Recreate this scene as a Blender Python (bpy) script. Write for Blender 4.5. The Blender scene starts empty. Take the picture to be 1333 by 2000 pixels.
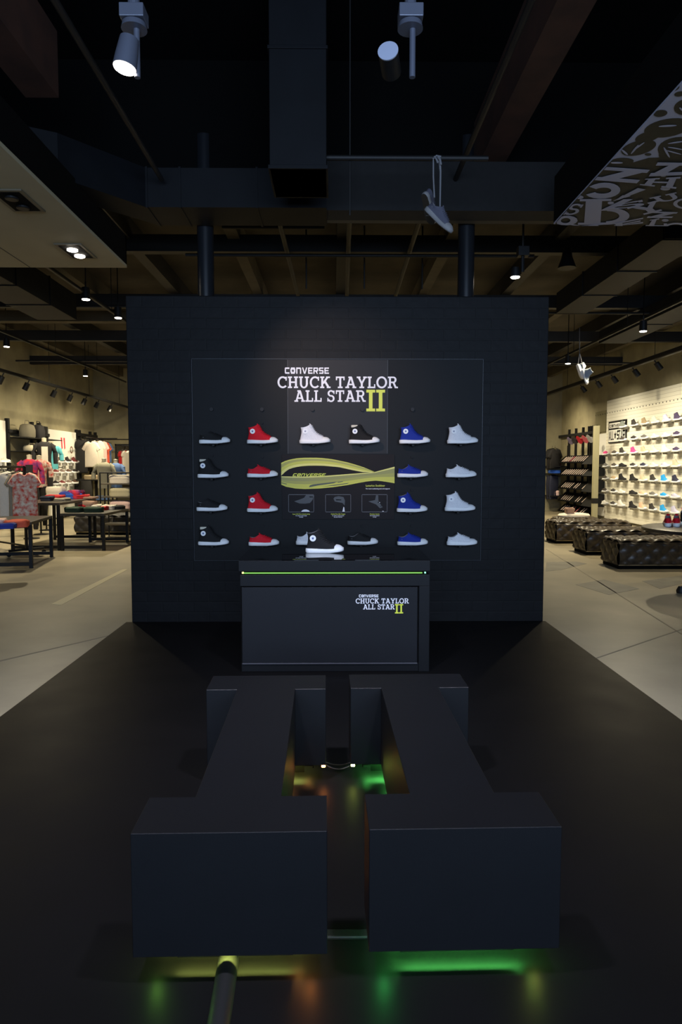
import bpy, bmesh, math, random
from mathutils import Vector, Matrix
random.seed(7)
S = bpy.context.scene
COL = S.collection
PI = math.pi
R = math.radians

# ------------------------------------------------------------------ camera
F = 1333.0            # focal length in pixels of the 1333 x 2000 frame (24 mm)
EYE = 1.5
PITCH = math.atan(88 / F)
YAW = math.atan(15 / F)
cd = bpy.data.cameras.new('camera'); cam = bpy.data.objects.new('camera', cd); COL.objects.link(cam)
cd.sensor_fit = 'VERTICAL'; cd.sensor_height = 36; cd.sensor_width = 24; cd.lens = 36 * F / 2000
cd.clip_start = 0.05; cd.clip_end = 100
cam.location = (0, 0, EYE)
cam.rotation_euler = (PI / 2 - PITCH, 0, -YAW)
S.camera = cam
MC = cam.rotation_euler.to_matrix()
def ray(px, py): return MC @ Vector(((px - 666.5) / F, -(py - 1000) / F, -1))
def at(px, py, Y):
    d = ray(px, py); return Vector((d.x * Y / d.y, Y, EYE + d.z * Y / d.y))
def pl(px, py, z=0.0):
    d = ray(px, py); t = (z - EYE) / d.z; return Vector((d.x * t, d.y * t, z))
def YX(px, X):          # depth at which the line x = X crosses the picture column px
    d = ray(px, 912); return X * d.y / d.x

# ------------------------------------------------------------------ look
S.view_settings.view_transform = 'Standard'; S.view_settings.look = 'None'
S.view_settings.gamma = 1; S.view_settings.exposure = 0.0; S.view_settings.use_curve_mapping = False
S.cycles.use_denoising = True
S.cycles.max_bounces = 8; S.cycles.sample_clamp_indirect = 4
w = bpy.data.worlds.new('world'); S.world = w; w.use_nodes = True
w.node_tree.nodes['Background'].inputs[0].default_value = (0.25, 0.4, 1, 1)
w.node_tree.nodes['Background'].inputs[1].default_value = 0.004

def lamp(name, kind, loc, target, energy, color, **k):
    l = bpy.data.lights.new(name, kind); l.energy = energy; l.color = color
    for a, b in k.items(): setattr(l, a, b)
    o = bpy.data.objects.new(name, l); COL.objects.link(o); o.location = loc
    d = Vector(target) - Vector(loc); o.rotation_euler = d.to_track_quat('-Z', 'Y').to_euler()
    return o
WARM = (1, 0.86, 0.58); COOL = (0.52, 0.70, 1.0)
# daylight of the mall falling in through the open shop front behind the camera
lamp('shop_front_daylight', 'AREA', (0.6, -3.2, 2.6), (0.0, 6.6, 1.2), 640, COOL, shape='RECTANGLE', size=7.0, size_y=2.6)
# fill lamps added out of view above the benches to brighten their tops
for sx in (-1.2, 1.2):
    lamp('bench_fill_lamp', 'AREA', (sx, 1.6, 4.9), (sx * .3, 3.2, .4), 33, (.82, .82, 1), shape='DISK', size=0.3, spread=R(62))
# lights added to fill the two side rooms, no fixtures at these spots
for sx in (-1, 1):
    for yy, e in ((8.6, 20), (12.2, 130), (16.2, 130), (20.0, 120)):
        lamp('room_fill_lamp', 'AREA', (sx * 5.2, yy, 4.0), (sx * 5.35, yy + 0.3, 0), e, WARM, shape='DISK', size=0.13, spread=R(150))
# wall washers from the tracks
for yy in (13.2, 15.6, 18.0, 20.6):
    lamp('wall_washer', 'AREA', (-6.5, yy, 3.15), (-8.0, yy + 0.5, 1.7), 24, WARM, shape='DISK', size=0.12, spread=R(140))
for yy in (12.5, 15.0, 17.5):
    lamp('wall_washer', 'AREA', (6.1, yy, 3.4), (7.75, yy + 0.4, 1.3), 26, (1, 0.9, 0.68), shape='DISK', size=0.2, spread=R(120))
lamp('wall_washer', 'AREA', (6.2, 21.2, 3.4), (7.75, 21.6, 1.6), 24, WARM, shape='DISK', size=0.2, spread=R(120))

# ------------------------------------------------------------------ materials
def lin(c): return tuple(((v / 255) / 12.92 if v / 255 <= 0.04045 else ((v / 255 + 0.055) / 1.055) ** 2.4) for v in c)
MATS = {}
def mat(name, rgb, rough=0.6, metal=0.0, emit=0.0, noise=0.0, nscale=20.0, bump=0.0, bscale=60.0, spec=None, rgb2=None, alpha=1.0):
    if name in MATS: return MATS[name]
    m = bpy.data.materials.new(name); m.use_nodes = True; nt = m.node_tree; b = nt.nodes['Principled BSDF']
    c = lin(rgb)
    b.inputs['Base Color'].default_value = (*c, 1); b.inputs['Roughness'].default_value = rough; b.inputs['Metallic'].default_value = metal
    if spec is not None: b.inputs['Specular IOR Level'].default_value = spec
    if alpha < 1: b.inputs['Alpha'].default_value = alpha
    if emit:
        b.inputs['Emission Color'].default_value = (*c, 1); b.inputs['Emission Strength'].default_value = emit
    tc = nt.nodes.new('ShaderNodeTexCoord')
    if noise or rgb2:
        n = nt.nodes.new('ShaderNodeTexNoise'); n.inputs['Scale'].default_value = nscale; n.inputs['Detail'].default_value = 6
        nt.links.new(tc.outputs['Object'], n.inputs['Vector'])
        r = nt.nodes.new('ShaderNodeValToRGB'); c2 = lin(rgb2) if rgb2 else tuple(v * (1 - noise) for v in c)
        r.color_ramp.elements[0].color = (*c2, 1); r.color_ramp.elements[1].color = (*c, 1)
        r.color_ramp.elements[0].position = 0.35; r.color_ramp.elements[1].position = 0.65
        nt.links.new(n.outputs['Fac'], r.inputs['Fac']); nt.links.new(r.outputs['Color'], b.inputs['Base Color'])
    if bump:
        n = nt.nodes.new('ShaderNodeTexNoise'); n.inputs['Scale'].default_value = bscale; n.inputs['Detail'].default_value = 3
        nt.links.new(tc.outputs['Object'], n.inputs['Vector'])
        bp = nt.nodes.new('ShaderNodeBump'); bp.inputs['Strength'].default_value = bump; bp.inputs['Distance'].default_value = 0.01
        nt.links.new(n.outputs['Fac'], bp.inputs['Height']); nt.links.new(bp.outputs['Normal'], b.inputs['Normal'])
    MATS[name] = m; return m

M_conc_floor = mat('concrete_floor', (164, 153, 127), 0.4, rgb2=(134, 125, 104), nscale=0.9, bump=0.05, bscale=8)
M_conc_wall = mat('concrete_wall', (150, 142, 112), 0.8, rgb2=(132, 124, 98), nscale=2.2, bump=0.25, bscale=7)
M_conc_ceil = mat('concrete_ceiling', (64, 58, 46), 0.9, noise=0.4, nscale=2)
M_blackceil = mat('black_ceiling_paint', (7, 7, 7), 0.95, spec=.1)
M_steel = mat('dark_painted_steel', (22, 21, 21), 0.6, noise=0.3, nscale=5)
M_duct = mat('dark_sheet_metal', (15, 17, 21), 0.62, spec=.2, metal=0.0, noise=0.3, nscale=3)
M_rustbeam = mat('reddish_primer_beam', (74, 44, 30), 0.8, noise=0.4, nscale=4)
M_palebeam = mat('grey_concrete_beam', (80, 73, 58), 0.85, noise=0.3, nscale=3)
M_soffit = mat('cream_plaster', (168, 156, 126), 0.8, noise=0.08, nscale=2)
M_bench = mat('satin_black_laminate', (8, 9, 12), 0.5, spec=.22, noise=0.12, nscale=6, bump=0.02, bscale=200)
M_desk = mat('satin_black_desk', (11, 12, 15), 0.5, spec=.2, noise=0.1, nscale=4)
M_deskpanel = mat('dark_slate_panel', (20, 21, 25), 0.5, spec=.2, noise=0.1, nscale=3)
M_glass = mat('black_glass', (8, 8, 9), 0.02, spec=0.9)
M_black = mat('black_metal', (17, 17, 18), 0.55, spec=.3)
M_matte = mat('matt_black', (7, 7, 7), 0.9, spec=.1)
M_white = mat('white_lacquer', (232, 230, 222), 0.35)
M_rubber = mat('white_rubber', (232, 232, 232), 0.45)
M_panel = mat('charcoal_display_panel', (20, 20, 21), 0.55, spec=.15, noise=0.08, nscale=3)
M_panelmid = mat('brown_charcoal_panel', (30, 27, 27), 0.5, spec=.2)
M_clear = mat('pale_acrylic_edge', (52, 54, 58), 0.3, spec=.2)
M_printW = mat('white_print', (225, 222, 226), 0.5)
M_printY = mat('lime_print', (206, 212, 60), 0.5)
M_printG = mat('grey_print', (92, 92, 96), 0.5)
M_led_green = mat('green_led', (105, 255, 115), 0.5, emit=300)
M_led_yel = mat('yellow_led', (205, 220, 105), 0.5, emit=190)
M_led_lime = mat('lime_led', (140, 240, 50), 0.5, emit=100)
M_led_org = mat('orange_led', (255, 165, 80), 0.5, emit=230)
M_lamp = mat('lit_lamp_face', (255, 244, 226), 0.5, emit=14)
M_silver = mat('silver_housing', (98, 102, 116), 0.4, metal=0.3)
M_leather = mat('brown_tufted_leather', (70, 60, 47), 0.33, rgb2=(44, 38, 32), nscale=12, spec=.35)
M_wood = mat('dark_table_top', (44, 38, 34), 0.35, noise=0.3, nscale=8)
M_lace = mat('pale_lace', (120, 120, 124), 0.8)

# brick painted black
def brick_material():
    m = bpy.data.materials.new('black_painted_brick'); m.use_nodes = True; nt = m.node_tree; b = nt.nodes['Principled BSDF']
    tc = nt.nodes.new('ShaderNodeTexCoord'); mp = nt.nodes.new('ShaderNodeMapping'); mp.inputs['Rotation'].default_value = (R(90), 0, 0)
    br = nt.nodes.new('ShaderNodeTexBrick'); br.inputs['Scale'].default_value = 1.0
    br.inputs['Brick Width'].default_value = 0.30; br.inputs['Row Height'].default_value = 0.10; br.inputs['Mortar Size'].default_value = 0.008
    br.inputs['Mortar Smooth'].default_value = 0.3; br.inputs['Bias'].default_value = 0
    a, c = lin((14, 14, 16)), lin((12, 12, 14))
    br.inputs['Color1'].default_value = (*a, 1); br.inputs['Color2'].default_value = (*c, 1); br.inputs['Mortar'].default_value = (*lin((13, 13, 14)), 1)
    nt.links.new(tc.outputs['Object'], mp.inputs['Vector']); nt.links.new(mp.outputs['Vector'], br.inputs['Vector'])
    nt.links.new(br.outputs['Color'], b.inputs['Base Color'])
    n = nt.nodes.new('ShaderNodeTexNoise'); n.inputs['Scale'].default_value = 9; n.inputs['Detail'].default_value = 4
    nt.links.new(tc.outputs['Object'], n.inputs['Vector'])
    ad = nt.nodes.new('ShaderNodeMath'); ad.operation = 'MULTIPLY_ADD'; ad.inputs[1].default_value = -0.5
    nt.links.new(br.outputs['Fac'], ad.inputs[0]); nt.links.new(n.outputs['Fac'], ad.inputs[2])
    bp = nt.nodes.new('ShaderNodeBump'); bp.inputs['Strength'].default_value = 0.25; bp.inputs['Distance'].default_value = 0.012
    nt.links.new(ad.outputs[0], bp.inputs['Height']); nt.links.new(bp.outputs['Normal'], b.inputs['Normal'])
    b.inputs['Roughness'].default_value = 0.55; b.inputs['Specular IOR Level'].default_value = .15
    return m
M_brick = brick_material()

def mat_floor():
    m = bpy.data.materials.new('black_vinyl_platform'); m.use_nodes = True; nt = m.node_tree; b = nt.nodes['Principled BSDF']
    tc = nt.nodes.new('ShaderNodeTexCoord'); n = nt.nodes.new('ShaderNodeTexNoise'); n.inputs['Scale'].default_value = 3; n.inputs['Detail'].default_value = 8
    r = nt.nodes.new('ShaderNodeValToRGB'); r.color_ramp.elements[0].color = (*lin((10, 10, 10)), 1); r.color_ramp.elements[1].color = (*lin((14, 13, 14)), 1)
    nt.links.new(tc.outputs['Object'], n.inputs['Vector']); nt.links.new(n.outputs['Fac'], r.inputs['Fac']); nt.links.new(r.outputs['Color'], b.inputs['Base Color'])
    r2 = nt.nodes.new('ShaderNodeMapRange'); r2.inputs[3].default_value = 0.36; r2.inputs[4].default_value = 0.5; b.inputs['Specular IOR Level'].default_value = 0.10
    nt.links.new(n.outputs['Fac'], r2.inputs[0]); nt.links.new(r2.outputs[0], b.inputs['Roughness'])
    return m
M_mat = mat_floor()

# white slatwall boards with fine horizontal grooves
def mat_slat():
    m = bpy.data.materials.new('white_slatwall'); m.use_nodes = True; nt = m.node_tree; b = nt.nodes['Principled BSDF']
    tc = nt.nodes.new('ShaderNodeTexCoord'); sp = nt.nodes.new('ShaderNodeSeparateXYZ'); nt.links.new(tc.outputs['Object'], sp.inputs[0])
    mu = nt.nodes.new('ShaderNodeMath'); mu.operation = 'MULTIPLY'; mu.inputs[1].default_value = 1 / 0.0865; nt.links.new(sp.outputs['Z'], mu.inputs[0])
    fr = nt.nodes.new('ShaderNodeMath'); fr.operation = 'FRACT'; nt.links.new(mu.outputs[0], fr.inputs[0])
    gt = nt.nodes.new('ShaderNodeMath'); gt.operation = 'GREATER_THAN'; gt.inputs[1].default_value = 0.92; nt.links.new(fr.outputs[0], gt.inputs[0])
    mx = nt.nodes.new('ShaderNodeMix'); mx.data_type = 'RGBA'
    mx.inputs[6].default_value = (*lin((236, 232, 216)), 1); mx.inputs[7].default_value = (*lin((186, 180, 162)), 1)
    nt.links.new(gt.outputs[0], mx.inputs[0]); nt.links.new(mx.outputs[2], b.inputs['Base Color']); b.inputs['Roughness'].default_value = 0.25
    return m
M_slat = mat_slat()

# ------------------------------------------------------------------ mesh helpers
class MB:
    def __init__(s): s.bm = bmesh.new()
    def poly3(s, loops, cap0=True, cap1=True, close=True):
        """skin a list of vertex rings"""
        rows = [[s.bm.verts.new(p) for p in l] for l in loops]; n = len(rows[0])
        for a, b in zip(rows, rows[1:]):
            for i in range(n if close else n - 1):
                j = (i + 1) % n
                try: s.bm.faces.new((a[i], a[j], b[j], b[i]))
                except ValueError: pass
        if cap0: s.bm.faces.new(list(reversed(rows[0])))
        if cap1: s.bm.faces.new(rows[-1])
        return s
    def box(s, x0, y0, z0, x1, y1, z1, bev=0.0, M=None):
        t = bmesh.new()
        bmesh.ops.create_cube(t, size=1)
        for v in t.verts: v.co = Vector(((x0 + x1) / 2 + v.co.x * (x1 - x0), (y0 + y1) / 2 + v.co.y * (y1 - y0), (z0 + z1) / 2 + v.co.z * (z1 - z0)))
        if bev: bmesh.ops.bevel(t, geom=t.edges[:], offset=bev, segments=2, affect='EDGES', profile=0.5)
        s.add(t, M); return s
    def add(s, t, M=None):
        if M is not None: bmesh.ops.transform(t, matrix=M, verts=t.verts)
        m = bpy.data.meshes.new('t'); t.to_mesh(m); t.free(); s.bm.from_mesh(m); bpy.data.meshes.remove(m)
    def tube(s, pts, r, seg=8, rz=None):
        pts = [Vector(p) for p in pts]; rings = []
        for i, p in enumerate(pts):
            d = (pts[min(i + 1, len(pts) - 1)] - pts[max(i - 1, 0)]).normalized()
            up = Vector((0, 0, 1)) if abs(d.z) < 0.95 else Vector((0, 1, 0))
            a = d.cross(up).normalized(); b = a.cross(d).normalized()
            rr = r[i] if isinstance(r, (list, tuple)) else r
            rings.append([p + a * math.cos(t) * rr + b * math.sin(t) * (rz if rz else rr) for t in [2 * PI * k / seg for k in range(seg)]])
        return s.poly3(rings)
    def lathe(s, prof, seg=20, M=None, sy=1.0):
        t = MB(); t.poly3([[Vector((r * math.cos(2 * PI * k / seg), sy * r * math.sin(2 * PI * k / seg), z)) for k in range(seg)] for r, z in prof])
        s.add(t.bm, M); return s
    def prism(s, pts, z0, z1, M=None):
        t = MB(); t.poly3([[Vector((x, y, z0)) for x, y in pts], [Vector((x, y, z1)) for x, y in pts]]); s.add(t.bm, M); return s
    def mesh(s, name, m, smooth=False):
        bmesh.ops.recalc_face_normals(s.bm, faces=s.bm.faces)
        if smooth:
            for f in s.bm.faces: f.smooth = True
        me = bpy.data.meshes.new(name); s.bm.to_mesh(me); s.bm.free()
        if m: me.materials.append(m)
        if smooth:
            try: me.set_sharp_from_angle(angle=R(50))
            except Exception: pass
        return me
    def build(s, name, m, parent=None, loc=None, rot=None, smooth=False):
        return link(name, s.mesh(name, m, smooth), parent, loc, rot)
def link(name, me, parent=None, loc=None, rot=None):
    o = bpy.data.objects.new(name, me); COL.objects.link(o)
    if parent: o.parent = parent
    if loc is not None: o.location = loc
    if rot is not None: o.rotation_euler = rot
    return o
def tag(o, label=None, cat=None, group=None, kind=None):
    if label: o['label'] = label
    if cat: o['category'] = cat
    if group: o['group'] = group
    if kind: o['kind'] = kind
    return o
def empty(name, loc, rz=0, label=None, cat=None, group=None, rot=None):
    o = bpy.data.objects.new(name, None); COL.objects.link(o); o.location = loc; o.rotation_euler = rot if rot else (0, 0, rz); o.empty_display_size = 0.05
    return tag(o, label, cat, group)
def struct(o): o['kind'] = 'structure'; return o
def one(name, mb, m, label, cat, group=None, loc=None, rot=None, smooth=False):
    return tag(mb.build(name, m, None, loc, rot, smooth), label, cat, group)
KIDS = {}
def copy_tree(o, parent=None):
    c = o.copy(); COL.objects.link(c)
    if parent: c.parent = parent
    for ch in [k for k in bpy.data.objects if k.parent == o]: copy_tree(ch, c)
    return c
def clone(o, loc, rz=0, label=None, group=None, rot=None):
    c = copy_tree(o); c.location = loc; c.rotation_euler = rot if rot else (0, 0, rz)
    if label: c['label'] = label
    if group: c['group'] = group
    return c
def text_mesh(txt, size, m, parent, loc, name='lettering', align='LEFT', ext=0.0008, rot=(R(90), 0, 0), sx=1.0, shear=0.0, bold=0.0):
    cu = bpy.data.curves.new('txt', 'FONT'); cu.body = txt; cu.size = size; cu.align_x = align; cu.extrude = ext; cu.shear = shear; cu.offset = bold; cu.resolution_u = 3
    t = bpy.data.objects.new('txt', cu); COL.objects.link(t)
    dg = bpy.context.evaluated_depsgraph_get(); dg.update()
    me = bpy.data.meshes.new_from_object(t.evaluated_get(dg)); bpy.data.objects.remove(t); bpy.data.curves.remove(cu)
    me.materials.clear(); me.materials.append(m); me.name = name
    o = link(name, me, parent, loc, rot); o.scale = (sx, 1, 1); return o

# ------------------------------------------------------------------ drawn letters
def gbox(x0, y0, x1, y1): return [(x0, y0), (x1, y0), (x1, y1), (x0, y1)]
def gdiag(xa, ya, xb, yb, w): return [(xa - w / 2, ya), (xa + w / 2, ya), (xb + w / 2, yb), (xb - w / 2, yb)]
def garc(cx, cy, rx, ry, a0, a1, th, tv=None, n=14):
    out = []; tv = tv or th
    for i in range(n):
        a, b = R(a0 + (a1 - a0) * i / n), R(a0 + (a1 - a0) * (i + 1) / n)
        out.append([(cx + rx * math.cos(a), cy + ry * math.sin(a)), (cx + rx * math.cos(b), cy + ry * math.sin(b)),
                    (cx + (rx - th) * math.cos(b), cy + (ry - tv) * math.sin(b)), (cx + (rx - th) * math.cos(a), cy + (ry - tv) * math.sin(a))])
    return out
def slab(c):
    s, b = 0.17, 0.13
    st = lambda x, w=0.34: [gbox(x - s / 2, 0, x + s / 2, 1)]
    sb = lambda x, y, w=0.36: [gbox(x - w / 2, y, x + w / 2, y + b)]
    if c == 'I': return 0.42, st(.21) + sb(.21, 0, .42) + sb(.21, 1 - b, .42)
    if c == 'H': return 0.92, st(.2) + st(.72) + sb(.2, 0) + sb(.2, 1 - b) + sb(.72, 0) + sb(.72, 1 - b) + [gbox(.2, .44, .72, .57)]
    if c == 'U': return 0.92, [gbox(.115, .38, .285, 1), gbox(.635, .38, .805, 1)] + sb(.2, 1 - b) + sb(.72, 1 - b) + garc(.46, .38, .345, .40, 180, 360, s, b)
    if c == 'C': return 0.88, garc(.48, .5, .46, .52, 48, 318, s, b + .02) + [gbox(.72, .64, .83, .98)]
    if c == 'O': return 0.98, garc(.49, .5, .47, .52, 0, 360, s, b + .02, 26)
    if c == 'K': return 0.92, st(.2) + sb(.2, 0) + sb(.2, 1 - b) + [gdiag(.27, .38, .66, .95, .2), gdiag(.42, .6, .76, .05, .21)] + sb(.70, 1 - b, .34) + sb(.76, 0, .34)
    if c == 'T': return 0.82, st(.41) + sb(.41, 0, .42) + [gbox(.03, 1 - b, .79, 1), gbox(.03, .68, .14, 1), gbox(.68, .68, .79, 1)]
    if c == 'A': return 0.96, [gdiag(.18, .05, .44, .95, .16), gdiag(.78, .05, .50, .95, .18), gbox(.26, .25, .72, .38), gbox(.27, 1 - b, .57, 1)] + sb(.17, 0, .34) + sb(.79, 0, .34)
    if c == 'Y': return 0.90, [gbox(.365, 0, .535, .5), gdiag(.45, .40, .17, .95, .18), gdiag(.45, .40, .74, .95, .17)] + sb(.45, 0, .42) + sb(.17, 1 - b, .33) + sb(.74, 1 - b, .33)
    if c == 'L': return 0.74, st(.2) + sb(.2, 1 - b) + [gbox(.02, 0, .7, b), gbox(.59, 0, .7, .34)]
    if c == 'R': return 0.90, st(.2) + sb(.2, 0) + sb(.2, 1 - b) + [gbox(.2, 1 - b, .5, 1), gbox(.2, .44, .5, .57)] + garc(.5, .72, .27, .28, -90, 90, s, b) + [gdiag(.70, .06, .50, .5, .18)] + sb(.76, 0, .28)
    if c == 'S': return 0.74, garc(.37, .735, .31, .285, 20, 270, .16, b) + garc(.37, .285, .32, .305, -90, 90, .16, b) + garc(.37, .285, .32, .305, 200, 270, .16, b) + [gbox(.59, .68, .68, .98), gbox(.04, .02, .13, .34)]
    return 0.38, []
def block(c):
    t = 0.24
    if c == 'C': return 1.0, [gbox(0, .1, t, .9), gbox(.08, 0, .92, t), gbox(.08, 1 - t, .92, 1)]
    if c == 'O':
        P_ = [(.5 + (.32 if k % 2 == 0 else .14) * math.sin(k * PI / 5), .48 + (.32 if k % 2 == 0 else .14) * math.cos(k * PI / 5)) for k in range(11)]
        def sq(p):
            a, b = p[0] - .5, p[1] - .48; k = .5 / max(abs(a), abs(b), 1e-6); return (.5 + a * k, .5 + b * k)
        return 1.05, [[P_[k], P_[k + 1], sq(P_[k + 1]), sq(P_[k])] for k in range(10)]
    if c == 'N': return 1.05, [gbox(0, 0, t, 1), gbox(1 - t, 0, 1, .85), gbox(t, 1 - t, .9, 1)]
    if c == 'V': return 1.1, [gdiag(.5, 0, .12, 1, t), gdiag(.55, 0, .93, 1, t)]
    if c == 'E': return .95, [gbox(0, 0, t, 1), gbox(0, 0, .9, .2), gbox(0, .4, .82, .6), gbox(0, .8, .9, 1)]
    if c == 'R': return 1.0, [gbox(0, 0, t, 1), gbox(0, .8, .88, 1), gbox(.7, .42, .94, .92), gbox(0, .36, .84, .56), gdiag(.8, 0, .55, .4, t)]
    if c == 'S': return .98, [gbox(.06, 0, .86, .2), gbox(.68, .08, .92, .52), gbox(.06, .4, .86, .6), gbox(0, .48, t, .92), gbox(.06, .8, .9, 1)]
    return .4, []
def star2(cx, cy, r, r2=None):
    p = [(cx + (r if k % 2 == 0 else r * .42) * math.sin(k * PI / 5), cy + (r if k % 2 == 0 else r * .42) * math.cos(k * PI / 5)) for k in range(10)]
    return [[(cx, cy), p[k - 1], p[k], p[(k + 1) % 10]] for k in range(0, 10, 2)]
def letters(txt, font, x0, x1, z0, z1, y, m, parent, name='lettering', shear=0.0, gap=0.05, ext=0.0015):
    W = 0; items = []
    for c in txt:
        w_, ps = font(c); items.append((W, ps)); W += w_ + gap
    W -= gap; mb = MB(); ext0 = ext
    for ox, ps in items:
        for kk, p in enumerate(ps):
            ext = ext0 + kk * 4e-5
            q = []
            for a, b in p:
                u = (a + ox) / W; q.append((x0 + u * (x1 - x0) + shear * b * (z1 - z0), z0 + b * (z1 - z0)))
            mb.poly3([[Vector((a, y, b)) for a, b in q], [Vector((a, y - ext, b)) for a, b in q]])
    return mb.build(name, m, parent)
# ------------------------------------------------------------------ room shell
XL, XR, YB, ZC = -8.05, 7.75, 23.2, 4.8
YW = pl(659, 1215).y                       # front face of the black display wall
struct(MB().box(XL - .2, -4, -.2, XR + .2, YB + .2, 0).build('floor', M_conc_floor))
struct(MB().box(-2.0, -3.9, 0.0, 2.06, YW - .001, 0.006).build('trim_1', M_mat))
struct(MB().box(XL - .2, -4, 0, XL, YB, 5.7).build('wall_left', M_conc_wall))
struct(MB().box(XR, -4, 0, XR + .2, YB, 5.7).build('wall_right', M_conc_wall))
struct(MB().box(XL - .2, YB, 0, XR + .2, YB + .2, 5.7).build('wall_back', M_conc_wall))
struct(MB().box(XL - .2, -4, 5.5, XR + .2, 7.2, 5.7).build('ceiling', M_blackceil))
struct(MB().box(XL - .2, 7.2, ZC, XR + .2, YB + .2, ZC + .2).build('ceiling', M_conc_ceil))

struct(MB().box(XL, 7.02, 4.34, XR, 7.16, 5.6).build('wall_black_screen', M_blackceil))  # added black panel that keeps the area above duct and header dark
# black brick display wall
a0, a1, at_ = at(252, 912, YW).x, at(1067, 912, YW).x, at(660, 578, YW).z
wl = MB().box(a0, YW, 0, a1, YW + .32, at_, bev=.006).build('wall_centre', M_brick); struct(wl)
WC = YW

# floor patches: darker concrete repair squares on the right, painted line on the left
def patch(name, pts, m):
    struct(MB().prism([(p.x, p.y) for p in [pl(*q) for q in pts]], 0.0005, 0.002).build(name, m))
M_patch = mat('dark_floor_patch', (118, 114, 100), 0.5, rgb2=(98, 94, 84), nscale=4)
patch('trim_2', [(1066, 1116), (1098, 1113), (1147, 1101), (1125, 1097), (1068, 1098)], M_patch)
patch('trim_3', [(1125, 1142), (1180, 1132), (1250, 1150), (1190, 1162)], M_patch)
patch('trim_4', [(1255, 1135), (1333, 1124), (1333, 1140), (1290, 1150)], M_patch)
patch('trim_5', [(100, 1180), (240, 1112), (250, 1112), (120, 1182)], mat('worn_floor_line', (196, 186, 150), 0.5))
for i, pts in enumerate(([(1068, 1072), (1333, 1238), (1333, 1240), (1067, 1073)], [(1150, 1290), (1333, 1228), (1333, 1230), (1152, 1291)], [(0, 1290), (252, 1232), (252, 1233), (0, 1292)])):
    patch('trim_%d' % (6 + i), pts, mat('floor_joint', (128, 120, 100), .6))

# ------------------------------------------------------------------ ceiling structure
def cbox(name, m, x0, y0, z0, x1, y1, z1, label, cat, group=None, bev=0):
    return one(name, MB().box(x0, y0, z0, x1, y1, z1, bev), m, label, cat, group)
# vertical duct riser with a slim seam frame at its foot
p0, p1 = at(527, 330, 5.5), at(638, 330, 5.5)
rz = empty('duct_riser', (p0.x, 5.5, p0.z), label='dark square air duct dropping from the ceiling above the display wall', cat='duct')
W_ = p1.x - p0.x
MB().box(0, 0, 0, W_, .56, 5.5 - p0.z, .004).build('duct_body', M_duct, rz)
MB().box(-.012, -.012, 0, W_ + .012, .575, .03, .003).build('flange', M_duct, rz)
MB().box(-.012, -.012, .9, W_ + .012, .575, .925, .003).build('flange', M_duct, rz)
# wide horizontal duct left of it, bending toward the shop front at its left end
dz0, dz1 = at(420, 405, 6.5).z, at(420, 328, 6.5).z
q = [(at(638, 400, 6.5).x, 6.5), (at(285, 400, 6.5).x, 6.5), (at(120, 400, 5.9).x, 5.85), (-4.6, 4.6), (-4.75, 5.05), (at(120, 400, 5.9).x, 6.4), (at(285, 400, 6.5).x, 6.98), (at(638, 400, 6.5).x, 6.98)]
hd = empty('horizontal_duct', (0, 0, 0), label='wide dark horizontal air duct running left from the duct riser', cat='duct')
MB().prism(q, dz0, dz1).build('duct_body', M_duct, hd)
for px in (285, 350, 500):
    x = at(px, 400, 6.5).x; MB().box(x, 6.49, dz0 - .008, x + .02, 6.99, dz1 + .008).build('flange', M_duct, hd)
# header beam right of the riser
hx0, hx1 = at(638, 400, 6.6).x, at(1087, 400, 6.6).x
hz = at(760, 411, 6.6).z
cbox('header_beam', mat('blackened_beam', (20, 19, 19), .85, noise=.3), hx0, 6.6, hz, hx1 + 2.6, 6.86, hz + .45, 'dark horizontal header beam right of the duct riser', 'beam')
cbox('header_beam', M_palebeam, hx0, 6.86, hz + .002, hx1 + 2.6, 6.95, hz + .12, 'header beam underside, its warm light painted as a pale strip', 'beam')  # pale colour stands for the warm-lit underside of the header
# columns behind the wall
for px, t in ((402, 'black round column rising from behind the left half of the display wall'), (911, 'black round column rising from behind the right half of the display wall')):
    c = at(px, 500, WC + .55)
    o = empty('round_column', (c.x, WC + .55, 0), label=t, cat='column', group='round columns')
    MB().lathe([(.083, .02), (.083, ZC)], 24).build('shaft', mat('gloss_black_paint', (26, 28, 32), .28), o, smooth=True)
    MB().lathe([(.13, 0), (.13, .02)], 24).build('base_plate', M_black, o)
# beams along the depth of the room above the front zone
for px, py, wd, m, t in ((918, 413, .25, M_rustbeam, 'reddish brown beam running overhead right of the hanging sneakers'),):
    z = 4.42; Y = 7.3; x = at(px, py, 7.2).x
    cbox('ceiling_beam', m, x, .8, z, x + wd, Y, z + .5, t, 'beam')
cbox('ceiling_beam', M_rustbeam, -2.42, .8, 4.4, -2.16, 5.6, 4.9, 'reddish brown beam running overhead left of the lit spotlight', 'beam')
def pipe(name, pts, r, m, label, cat, group=None): return one(name, MB().tube(pts, r, 10), m, label, cat, group, smooth=True)
z = 4.22; a = at(290, 307, 5.95); pipe('conduit', [(a.x, .9, a.z), (a.x, 6.4, a.z)], .022, M_steel, 'thin grey conduit running into depth above the left spotlight', 'pipe')
a = at(867, 405, 7.3); pipe('conduit', [(a.x, .9, a.z), (a.x, 7.3, a.z)], .024, M_steel, 'thin grey conduit running into depth right of the hanging sneakers', 'pipe')
a, b = at(640, 308, 5.6), at(905, 309, 5.6)
pipe('hanging_pipe', [(a.x - .1, 5.6, a.z), (b.x + .2, 5.6, b.z)], .020, M_steel, 'thin horizontal pipe from which the grey sneakers hang', 'pipe', 'thin pipes under the ceiling')
a = at(684, 308, 5.63); pipe('drop_rod', [(a.x, 5.63, a.z - .45), (a.x, 5.63, 5.5)], .006, M_steel, 'thin vertical rod crossing the sneaker pipe beside the duct riser', 'rod')
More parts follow.
